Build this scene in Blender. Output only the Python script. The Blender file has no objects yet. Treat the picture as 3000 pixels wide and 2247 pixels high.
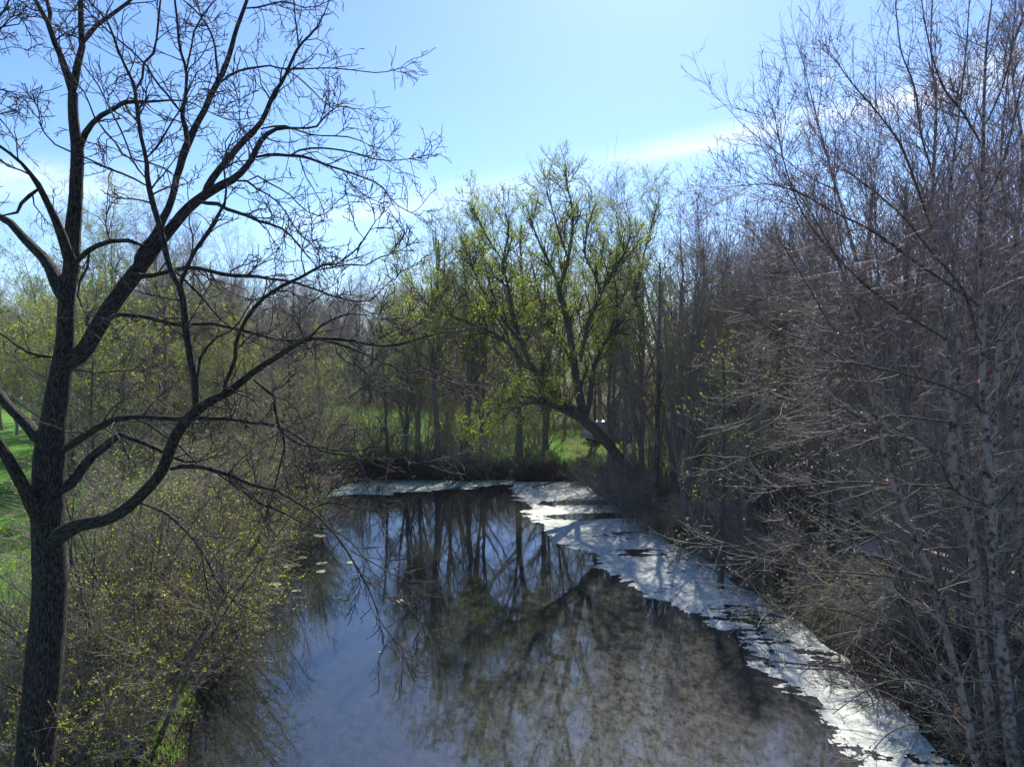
import bpy, math, random
import numpy as np
from mathutils import Vector
C = bpy.context.scene.collection
rng = np.random.default_rng(7)
random.seed(7)
R_ = math.radians
# ------------------------------------------------------------------ camera model (used to read distances off the photograph)
CAMZ, PITCH, F = 8.0, R_(2.57), 2083.0
def at(px, py, d):
    """point at depth d (metres along +Y) on the sight line through a pixel of the 3000x2247 photograph"""
    a, b = (px-1500)/F, (1123.5-py)/F
    y = math.cos(PITCH)+b*math.sin(PITCH); z = -math.sin(PITCH)+b*math.cos(PITCH)
    return np.array([a/y*d, d, CAMZ+z/y*d])
def gx(px, d): return at(px, 1123, d)[0]
# ------------------------------------------------------------------ terrain shape
YS = np.array([-60, -20, 0, 8, 11, 14, 18, 25, 32, 37, 41, 44.0])
XL = np.array([-9, -8, -7.2, -6.0, -6.1, -6.5, -7.9, -9.1, -10.2, -11.2, -10.6, -9.0])
XR = np.array([11, 10.5, 9.6, 9.0, 8.6, 8.5, 8.6, 7.7, 6.0, 5.1, 4.6, 3.6])
def bnoise(x, y, s, k=0):
    return (np.sin(x/s*1.3+k)+np.sin(y/s*1.1+1.7*k+.6*np.sin(x/s*.7))+np.sin((x+y)/s*.83+2.1*k)+np.sin((x-1.3*y)/s*1.9+k))/4
def inside(x, y):
    xl = np.interp(y, YS, XL)+.35*bnoise(x*0, y, .9, 1)+.15*bnoise(x*0, y, .3, 5)
    xr = np.interp(y, YS, XR)+.35*bnoise(x*0, y, 1.0, 2)+.12*bnoise(x*0, y, .3, 6)
    yf = 44.0-.03*np.abs(x+3)+.3*bnoise(x, y*0, 1.2, 3)
    return np.minimum(np.minimum(x-xl, xr-x), yf-y)
def ground(x, y):
    x = np.asarray(x, float); y = np.asarray(y, float)
    s = inside(x, y)
    bank = np.clip(-s/1.1, 0, 1); bank = bank*bank*(3-2*bank)
    out = .42*bank+.12*bnoise(x, y, 3.1, 4)*bank+.05*bnoise(x, y, .7, 9)*bank+np.clip(-s-2, 0, 60)*.008
    rise = np.clip((x-14)/30, 0, 1)*1.2
    return np.where(s > 0, -np.clip(s*.7, 0, 1.3)-.02, out+.03+rise*np.clip(-s/6, 0, 1))
def gz(x, y): return float(ground(x, y))
# ------------------------------------------------------------------ materials
def mat(name):
    m = bpy.data.materials.new(name); m.use_nodes = True
    nt = m.node_tree; nt.nodes.clear()
    return m, nt, nt.nodes.new('ShaderNodeOutputMaterial')
def N(nt, t, **k):
    n = nt.nodes.new(t)
    for a, v in k.items():
        if a in n.inputs: n.inputs[a].default_value = v
        else: setattr(n, a, v)
    return n
def ramp(nt, pts):
    n = nt.nodes.new('ShaderNodeValToRGB'); e = n.color_ramp.elements
    while len(e) < len(pts): e.new(.5)
    for q, (p, c) in zip(e, pts): q.position = p; q.color = (*c, 1)
    return n
def bark(name, dark, light, sc=(26, 26, 5), bump=.5, dist=.02, rough=.85, moss=None, lo=.42, hi=.62, detail=5):
    m, nt, o = mat(name); L = nt.links.new
    a = N(nt, 'ShaderNodeAttribute', attribute_name='bk'); mp = N(nt, 'ShaderNodeMapping'); mp.inputs['Scale'].default_value = sc
    L(a.outputs['Vector'], mp.inputs['Vector'])
    n = N(nt, 'ShaderNodeTexNoise', Scale=1.0, Detail=detail, Roughness=.62); L(mp.outputs[0], n.inputs['Vector'])
    r = ramp(nt, [(lo, dark), (hi, light)]); L(n.outputs['Fac'], r.inputs['Fac'])
    col = r.outputs[0]
    if moss:
        g = N(nt, 'ShaderNodeNewGeometry'); n2 = N(nt, 'ShaderNodeTexNoise', Scale=2.2, Detail=4.0); L(g.outputs['Position'], n2.inputs['Vector'])
        r2 = ramp(nt, [(.5, (0, 0, 0)), (.66, (1, 1, 1))]); L(n2.outputs['Fac'], r2.inputs['Fac'])
        mx = N(nt, 'ShaderNodeMixRGB'); L(r2.outputs[0], mx.inputs['Fac']); L(col, mx.inputs['Color1']); mx.inputs['Color2'].default_value = (*moss, 1); col = mx.outputs[0]
    b = N(nt, 'ShaderNodeBsdfPrincipled', Roughness=rough); b.inputs['Specular IOR Level'].default_value = .25
    L(col, b.inputs['Base Color'])
    bp = N(nt, 'ShaderNodeBump', Strength=bump, Distance=dist); L(n.outputs['Fac'], bp.inputs['Height']); L(bp.outputs[0], b.inputs['Normal'])
    L(b.outputs[0], o.inputs[0]); return m
def plain(name, c1, c2=None, rough=.6, spec=.4, scale=3.0):
    m, nt, o = mat(name); L = nt.links.new
    b = N(nt, 'ShaderNodeBsdfPrincipled', Roughness=rough); b.inputs['Specular IOR Level'].default_value = spec
    g = N(nt, 'ShaderNodeNewGeometry'); n = N(nt, 'ShaderNodeTexNoise', Scale=scale, Detail=4.0); L(g.outputs['Position'], n.inputs['Vector'])
    r = ramp(nt, [(.35, c1), (.65, c2 or c1)]); L(n.outputs['Fac'], r.inputs['Fac']); L(r.outputs[0], b.inputs['Base Color'])
    L(b.outputs[0], o.inputs[0]); return m
def leafmat(name, cs, trans=.55, rough=.5):
    m, nt, o = mat(name); L = nt.links.new
    g = N(nt, 'ShaderNodeNewGeometry'); r = ramp(nt, [(i/max(1, len(cs)-1), c) for i, c in enumerate(cs)]); L(g.outputs['Random Per Island'], r.inputs['Fac'])
    d = N(nt, 'ShaderNodeBsdfPrincipled', Roughness=rough); d.inputs['Specular IOR Level'].default_value = .3; L(r.outputs[0], d.inputs['Base Color'])
    t = N(nt, 'ShaderNodeBsdfTranslucent'); L(r.outputs[0], t.inputs['Color'])
    mx = N(nt, 'ShaderNodeMixShader'); mx.inputs[0].default_value = trans; L(d.outputs[0], mx.inputs[1]); L(t.outputs[0], mx.inputs[2]); L(mx.outputs[0], o.inputs[0]); return m
M = {}
M['oakbark'] = bark('oak_bark', (.010, .008, .007), (.10, .082, .068), sc=(60, 60, 12), bump=1.0, dist=.05, lo=.43, hi=.60, detail=4)
M['darkbark'] = bark('dark_bark', (.045, .038, .033), (.16, .135, .115), sc=(30, 30, 8), moss=(.07, .085, .04))
M['greybark'] = bark('grey_bark', (.11, .095, .078), (.28, .24, .20), sc=(20, 20, 6))
M['birchbark'] = bark('birch_bark', (.045, .033, .027), (.33, .255, .205), sc=(9, 9, 9), bump=1.0, dist=.015, lo=.38, hi=.56, detail=7)
M['twigdark'] = plain('dark_twig', (.045, .036, .036), (.09, .07, .066), rough=.8, spec=.15)
M['twigbrown'] = plain('brown_twig', (.16, .13, .10), (.28, .23, .175), rough=.75, spec=.2)
M['twigpurple'] = plain('purple_twig', (.16, .11, .125), (.25, .18, .19), rough=.65, spec=.2)
M['twiggrey'] = plain('grey_twig', (.17, .145, .118), (.32, .275, .225), rough=.7, spec=.25)
M['leafyel'] = leafmat('young_leaf', [(.21, .31, .02), (.38, .47, .03), (.29, .41, .04), (.50, .51, .05)])
M['leafgrn'] = leafmat('green_leaf', [(.12, .24, .02), (.20, .34, .03), (.30, .38, .05)])
M['leafpale'] = leafmat('catkin', [(.20, .15, .10), (.28, .26, .14), (.13, .09, .08)], trans=.3)
M['leafpurp'] = leafmat('bud', [(.16, .09, .09), (.24, .15, .14), (.2, .12, .14)], trans=.2)
M['leafpine'] = leafmat('evergreen_leaf', [(.03, .07, .025), (.06, .12, .04)], trans=.2)
M['leaforange'] = leafmat('orange_peel', [(.45, .10, .03), (.55, .22, .08), (.5, .2, .14)], trans=.5)
M['litterleaf'] = leafmat('dead_leaf', [(.12, .08, .05), (.22, .16, .11), (.07, .045, .03), (.36, .29, .24)], trans=.2)
M['grassblade'] = leafmat('grass_blade', [(.10, .26, .02), (.16, .34, .03), (.22, .34, .06), (.30, .28, .12)], trans=.5)
M['drygrass'] = leafmat('dry_grass', [(.30, .25, .17), (.20, .16, .11), (.36, .30, .22)], trans=.3)
# ------------------------------------------------------------------ mesh building
def link(o, parent=None):
    C.objects.link(o)
    if parent is not None: o.parent = parent
    return o
def mesh_np(name, V, faces4, mt, smooth=True, attr=None, mats=None):
    me = bpy.data.meshes.new(name); V = np.ascontiguousarray(V, np.float32); faces4 = np.ascontiguousarray(faces4, np.int32)
    k = faces4.shape[1]; nf = len(faces4)
    me.vertices.add(len(V)); me.vertices.foreach_set('co', V.ravel())
    me.loops.add(nf*k); me.loops.foreach_set('vertex_index', faces4.ravel())
    me.polygons.add(nf); me.polygons.foreach_set('loop_start', np.arange(0, nf*k, k, dtype=np.int32))
    me.polygons.foreach_set('use_smooth', np.full(nf, smooth))
    me.update(calc_edges=True)
    if attr is not None:
        a = me.attributes.new('bk', 'FLOAT_VECTOR', 'POINT'); a.data.foreach_set('vector', np.ascontiguousarray(attr, np.float32).ravel())
    me.materials.append(mt); return me
def unit(v): return v/np.maximum(np.linalg.norm(v, axis=-1, keepdims=True), 1e-9)
def tubes(batches, want_attr=True, jit=0.0):
    """batches: list of (P[M,n,3], R[M,n], sides) -> vertices, quads, bark coordinates"""
    Vs, Fs, As, off = [], [], [], 0
    for P, Rr, K in batches:
        Mn, n, _ = P.shape
        if Mn == 0: continue
        T = unit(np.gradient(P, axis=1)); mean = unit(P[:, -1]-P[:, 0])
        ref = np.where(np.abs(mean[:, 2:3]) < .8, np.array([[0, 0, 1.]]), np.array([[0, 1., 0]]))[:, None, :]
        u = unit(ref-(ref*T).sum(-1, keepdims=True)*T); w = np.cross(T, u)
        th = np.arange(K)*2*math.pi/K
        cs, sn = np.cos(th)[None, None, :, None], np.sin(th)[None, None, :, None]
        RR = Rr[:, :, None, None]
        if jit: RR = RR*(1+jit*rng.normal(size=(Mn, n, K, 1)))
        V = P[:, :, None, :]+RR*(u[:, :, None, :]*cs+w[:, :, None, :]*sn)
        s = np.concatenate([np.zeros((Mn, 1)), np.cumsum(np.linalg.norm(np.diff(P, axis=1), axis=-1), 1)], 1)
        if want_attr:
            so = rng.uniform(0, 50, (Mn, 1))
            A = np.stack(np.broadcast_arrays(RR[..., 0]*cs[..., 0]+so[:, :, None]*0, RR[..., 0]*sn[..., 0], (s+so)[:, :, None]+0*RR[..., 0]), -1); As.append(A.reshape(-1, 3))
        m = np.arange(Mn)[:, None, None]*n*K; i = np.arange(n-1)[None, :, None]*K; k = np.arange(K)[None, None, :]; k2 = (k+1) % K
        F4 = np.stack(np.broadcast_arrays(m+i+k, m+i+k2, m+i+K+k2, m+i+K+k), -1).reshape(-1, 4)+off
        Vs.append(V.reshape(-1, 3)); Fs.append(F4); off += Mn*n*K
    return np.concatenate(Vs), np.concatenate(Fs), (np.concatenate(As) if want_attr else None)
def tube_mesh(name, batches, mt, attr=True, jit=0):
    V, Fq, A = tubes(batches, attr, jit); return mesh_np(name, V, Fq, mt, True, A)
def grow(par, cnt, t0, t1, ang, L, n=5, wob=.18, up=.05, r0=.55, rmin=.004, rmax=9, Lt=.5, angj=.25, flat=0):
    P, Rr = par; Mn, n0, _ = P.shape
    cnt = np.broadcast_to(np.asarray(cnt), (Mn,)); idx = np.repeat(np.arange(Mn), cnt)
    if len(idx) == 0: return np.zeros((0, n, 3)), np.zeros((0, n))
    t = rng.uniform(t0, t1, len(idx)); f = t*(n0-1); i = np.minimum(f.astype(int), n0-2); q = (f-i)[:, None]
    pos = P[idx, i]*(1-q)+P[idx, i+1]*q; tan = unit(P[idx, i+1]-P[idx, i]); rp = Rr[idx, i]*(1-q[:, 0])+Rr[idx, i+1]*q[:, 0]
    v = rng.normal(size=pos.shape); v -= (v*tan).sum(-1, keepdims=True)*tan; v = unit(v)
    a = (ang+angj*rng.normal(size=len(idx)))[:, None]
    d = np.cos(a)*tan+np.sin(a)*v; d[:, 2] *= (1-flat); d = unit(d)
    ln = L*(1-Lt*t)*rng.uniform(.55, 1.3, len(idx)); seg = (ln/(n-1))[:, None]
    pts = [pos]
    for j in range(n-1):
        d = unit(d+wob*rng.normal(size=d.shape)+np.array([0, 0, up])); pos = pos+d*seg; pts.append(pos)
    Pc = np.stack(pts, 1); rs = np.clip(rp*r0, rmin, rmax)
    Rc = rs[:, None]+(rmin-rs)[:, None]*np.linspace(0, 1, n)[None, :]**.8
    return Pc, Rc
def leaves(par, per, size, spread=.06, t0=.2, fold=.3, elong=1.0, up=0):
    P, _ = par; Mn, n0, _ = P.shape; idx = np.repeat(np.arange(Mn), rng.poisson(per, Mn))
    t = rng.uniform(t0, 1, len(idx))*(n0-1); i = np.minimum(t.astype(int), n0-2); q = (t-i)[:, None]
    c = P[idx, i]*(1-q)+P[idx, i+1]*q
    k = np.sin(c[:, 0]*3.1+1.3*np.sin(c[:, 2]*2.3))+np.sin(c[:, 1]*2.9+1.7*np.sin(c[:, 0]*1.9))+np.sin(c[:, 2]*3.3+1.1*np.sin(c[:, 1]*2.1))
    keep = rng.uniform(0, 1, len(c)) < np.clip(.6+.5*k, .15, 1); c = c[keep]; c = c+rng.normal(size=c.shape)*spread
    return leaf_quads(c, size, elong, fold)
def leaf_quads(c, size, elong=1.0, fold=.3, drop=0):
    n = len(c); a = unit(rng.normal(size=(n, 3))+np.array([0, 0, -drop])); b = unit(np.cross(a, rng.normal(size=(n, 3)))); nn = np.cross(a, b)
    s = (size*rng.uniform(.3, 1.35, n))[:, None]
    V = np.stack([c, c+(a*.5*elong+b*.36+nn*fold*.3)*s, c+a*s*elong, c+(a*.5*elong-b*.36+nn*fold*.3)*s], 1)
    return V.reshape(-1, 3), np.arange(n*4).reshape(-1, 4)
def cat(parts):
    Vs, Fs, o = [], [], 0
    for V, Fq in parts: Vs.append(V); Fs.append(Fq+o); o += len(V)
    return np.concatenate(Vs), np.concatenate(Fs)
def smooth_poly(P, Rr, n):
    """Catmull-Rom through the traced joints, n samples evenly spaced"""
    P = np.asarray(P, float); Rr = np.asarray(Rr, float)
    Q = np.column_stack([P, Rr]); Q = np.vstack([2*Q[0]-Q[1], Q, 2*Q[-1]-Q[-2]]); out = []
    for i in range(1, len(Q)-2):
        t = np.linspace(0, 1, 8, endpoint=False)[:, None]; a, b, c, d = Q[i-1], Q[i], Q[i+1], Q[i+2]
        out.append(.5*(2*b+(c-a)*t+(2*a-5*b+4*c-d)*t*t+(3*b-a-3*c+d)*t**3))
    out.append(Q[-2][None]); out = np.vstack(out)
    s = np.concatenate([[0], np.cumsum(np.linalg.norm(np.diff(out[:, :3], axis=0), axis=1))]); u = np.linspace(0, s[-1], n)
    W = np.stack([np.interp(u, s, out[:, k]) for k in range(4)], 1)
    return W[:, :3], np.maximum(W[:, 3], .002), s[-1]
def tag(o, label=None, cat_=None, group=None, kind=None):
    if label: o['label'] = label
    if cat_: o['category'] = cat_
    if group: o['group'] = group
    if kind: o['kind'] = kind
    return o
def empty(name, loc, label, cat_, group=None):
    o = bpy.data.objects.new(name, None); o.empty_display_size = .3; link(o); o.location = loc; return tag(o, label, cat_, group)
def part(name, me, parent): 
    o = bpy.data.objects.new(name, me); return link(o, parent)
# ------------------------------------------------------------------ generic trees, shrubs
def tree_proto(key, H, style, bk, tw, lf=None, seed=0, dens=1.0, lsize=.09, lper=1.0, rtw=.006):
    """returns meshes (trunk, twigs, foliage) of one tree about H metres tall standing at the origin"""
    global rng
    keep = rng; rng = np.random.default_rng(seed+100)
    S = dict(oak=dict(th=.62, nl=13, l0=.22, ang=.95, L=.50, up=.07, wob=.13, sub=9, sub2=11),
             vase=dict(th=.80, nl=16, l0=.14, ang=.58, L=.50, up=.06, wob=.08, sub=8, sub2=9),
             slim=dict(th=.95, nl=14, l0=.25, ang=.8, L=.26, up=.05, wob=.09, sub=6, sub2=7),
             round=dict(th=.78, nl=16, l0=.16, ang=.72, L=.42, up=.08, wob=.10, sub=7, sub2=9))[style]
    n = 12; z = np.linspace(0, 1, n); tp = np.zeros((1, n, 3)); tp[0, :, 2] = z*H*S['th']
    tp[0, :, :2] = np.cumsum(rng.normal(size=(n, 2))*H*.006, 0)*(z[:, None]**.5)
    r = H*.012*(1-.8*z)+.01; r[0] *= 1.5; tp[0, 0, 2] = -.4
    tr = (tp, r[None])
    stems = [tr]
    if style == 'vase':
        stems.append(grow(tr, 3, .04, .2, .30, H*.85, n=12, wob=.03, up=.03, r0=.75, rmin=.01, Lt=.1, angj=.06))
    limbs = []
    for s_ in stems: limbs.append(grow(s_, S['nl'] if s_ is tr else S['nl']//2, S['l0'], 1, S['ang'], H*S['L'], n=9, wob=S['wob'], up=S['up'], r0=.55, rmin=.010, Lt=.55))
    LP = np.concatenate([l[0] for l in limbs]); LR = np.concatenate([l[1] for l in limbs]); limb = (LP, LR)
    b2 = grow(limb, int(S['sub']), .15, 1, .65, H*.15, n=6, wob=.16, up=.05, r0=.6, rmin=rtw*1.2, Lt=.4)
    lastr = (np.concatenate([q_[0][:, -6:] for q_ in stems]), np.concatenate([q_[1][:, -6:] for q_ in stems])); b2b = grow(lastr, 14, 0, 1, .6, H*.16, n=6, wob=.13, up=.06, r0=.5, rmin=rtw*1.2, Lt=.4)
    b2 = (np.concatenate([b2[0], b2b[0]]), np.concatenate([b2[1], b2b[1]]))
    b3 = grow(b2, int(S['sub2']*dens), .1, 1, .65, H*.062, n=4, wob=.20, up=.05, r0=.6, rmin=rtw, Lt=.3)
    b4 = grow(b3, 2 if dens >= .9 else 1, .1, 1, .7, H*.028, n=3, wob=.2, up=.05, r0=.8, rmin=rtw*.8, Lt=.2)
    tm = tube_mesh(key+'_trunk', [(p, q, 8) for p, q in stems]+[(LP, LR, 6)], bk)
    wm = tube_mesh(key+'_twigs', [(b2[0], b2[1], 4), (b3[0], b3[1], 3), (b4[0], b4[1], 3)], tw, attr=False)
    fm = None
    if lf is not None:
        V, Fq = cat([leaves(b4, lper, lsize, spread=lsize*.7), leaves(b3, lper*.8, lsize, spread=lsize*.7)])
        fm = mesh_np(key+'_foliage', V, Fq, lf, False)
    rng = keep
    return tm, wm, fm
def shrub_proto(key, H, W, nst, bk, tw, lf=None, seed=0, lsize=.05, lper=1.2, rtw=.004, wob=.12, arch=-.03, b1=6, b2=7, ang=.6):
    global rng
    keep = rng; rng = np.random.default_rng(seed+500)
    n = 9; a = rng.uniform(0, 6.283, nst); ra = rng.uniform(0, .35*W, nst); base = np.stack([ra*np.cos(a), ra*np.sin(a), np.full(nst, -.25)], 1)
    d = unit(np.stack([np.cos(a)*rng.uniform(.1, 1, nst)*W/H*1.3, np.sin(a)*rng.uniform(.1, 1, nst)*W/H*1.3, np.ones(nst)], 1)+.15*rng.normal(size=(nst, 3)))
    ln = H*rng.uniform(.65, 1.15, nst); pts = [base]; pos = base
    for j in range(n-1):
        d = unit(d+wob*rng.normal(size=d.shape)*.6+np.array([0, 0, arch])); pos = pos+d*(ln/(n-1))[:, None]; pts.append(pos)
    P = np.stack(pts, 1); Rr = (.006*H+.006)*rng.uniform(.7, 1.4, nst)[:, None]*(1-.75*np.linspace(0, 1, n))[None]
    s = (P, Rr)
    x1 = grow(s, b1, .15, 1, ang, H*.42, n=6, wob=wob, up=.03, r0=.6, rmin=rtw*1.1, Lt=.4)
    x2 = grow(x1, b2, .1, 1, .7, H*.17, n=4, wob=wob*1.3, up=.02, r0=.6, rmin=rtw, Lt=.3)
    x3 = grow(x2, 1, .1, 1, .8, H*.07, n=3, wob=wob*1.3, up=.02, r0=.8, rmin=rtw*.8, Lt=.2)
    tm = tube_mesh(key+'_stems', [(P, Rr, 6)], bk); wm = tube_mesh(key+'_twigs', [(x1[0], x1[1], 4), (x2[0], x2[1], 3), (x3[0], x3[1], 3)], tw, attr=False)
    fm = None
    if lf is not None:
        V, Fq = cat([leaves(x3, lper, lsize, spread=lsize*.5), leaves(x2, lper, lsize, spread=lsize*.5)]); fm = mesh_np(key+'_foliage', V, Fq, lf, False)
    rng = keep
    return tm, wm, fm
def place(proto, name, x, y, label, cat_, group=None, rz=None, s=1.0, sz=None, tilt=(0, 0), z=None):
    o = empty(name, (x, y, gz(x, y) if z is None else z), label, cat_, group)
    o.rotation_euler = (tilt[0], tilt[1], random.uniform(0, 6.28) if rz is None else rz); o.scale = (s, s, sz or s)
    for nm, me in zip(('trunk', 'twigs', 'foliage') if 'tree' in name or 'birch' in name or 'sapling' in name else ('stems', 'twigs', 'foliage'), proto):
        if me is not None: part(nm, me, o)
    return o
# ------------------------------------------------------------------ traced limbs: "x,y,diameter" in photograph pixels, with a depth at each end
def limb(s, d0, d1, bow=0.0):
    q = [tuple(float(v) for v in t.split(',')) for t in s.split()]
    n = len(q); px = np.array([a[:2] for a in q]); ln = np.concatenate([[0], np.cumsum(np.linalg.norm(np.diff(px, axis=0), axis=1))]); f = ln/ln[-1]
    P, Rr = [], []
    for (x, y, w), t in zip(q, f):
        d = d0+(d1-d0)*t+bow*math.sin(math.pi*t)
        P.append(at(x, y, d)); Rr.append(w/2*d/F)
    Rr[0] *= .6; m = max(6, min(60, int(ln[-1]*(d0+d1)/2/F/.16)))
    return smooth_poly(P, Rr, m)
def twigs_on(limbs, spacing, L1, wob, up, rthick, L2=.42, L3=.15, n2=4, n3=2, rmin=.004, ang=.85, thickrate=.15, t0=.1, flat=0, r1max=.014):
    """branchlets, twigs and spurs along a set of traced limbs"""
    a1 = []
    for P, Rr, ln in limbs:
        thin = Rr < rthick; frac = thin.mean()
        k = rng.poisson(ln*frac/spacing+ln*(1-frac)/spacing*thickrate)
        if k == 0: continue
        Pn, Rn = P[None], Rr[None]
        lo = 1-frac if frac > .3 else 0
        size = L1*np.clip(.35+ln/3.0, .4, 1.1)
        a1.append(grow((Pn, Rn), k, max(lo, t0), 1, ang, size, n=7, wob=wob, up=up, r0=.5, rmin=rmin*1.05, rmax=r1max, Lt=.45, flat=flat))
        a1.append(grow((Pn[:, -3:], Rn[:, -3:]), 2, .6, 1, .35, size*.8, n=7, wob=wob, up=up, r0=.9, rmin=rmin, rmax=r1max, Lt=.2))
    b1 = (np.concatenate([a[0] for a in a1]), np.concatenate([a[1] for a in a1]))
    b2 = grow(b1, n2, .1, 1, .75, L2, n=5, wob=wob*1.1, up=up, r0=.75, rmin=rmin, rmax=.007, Lt=.4)
    b3 = grow(b2, n3, .1, 1, .75, L3, n=4, wob=wob, up=up+.02, r0=.9, rmin=rmin*.85, Lt=.2)
    return b1, b2, b3
def limb_batches(limbs, thick=.06):
    out = []
    for P, Rr, ln in limbs: out.append((P[None], Rr[None], 20 if Rr.max() > .12 else 12 if Rr.max() > .05 else 7))
    return out
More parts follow.
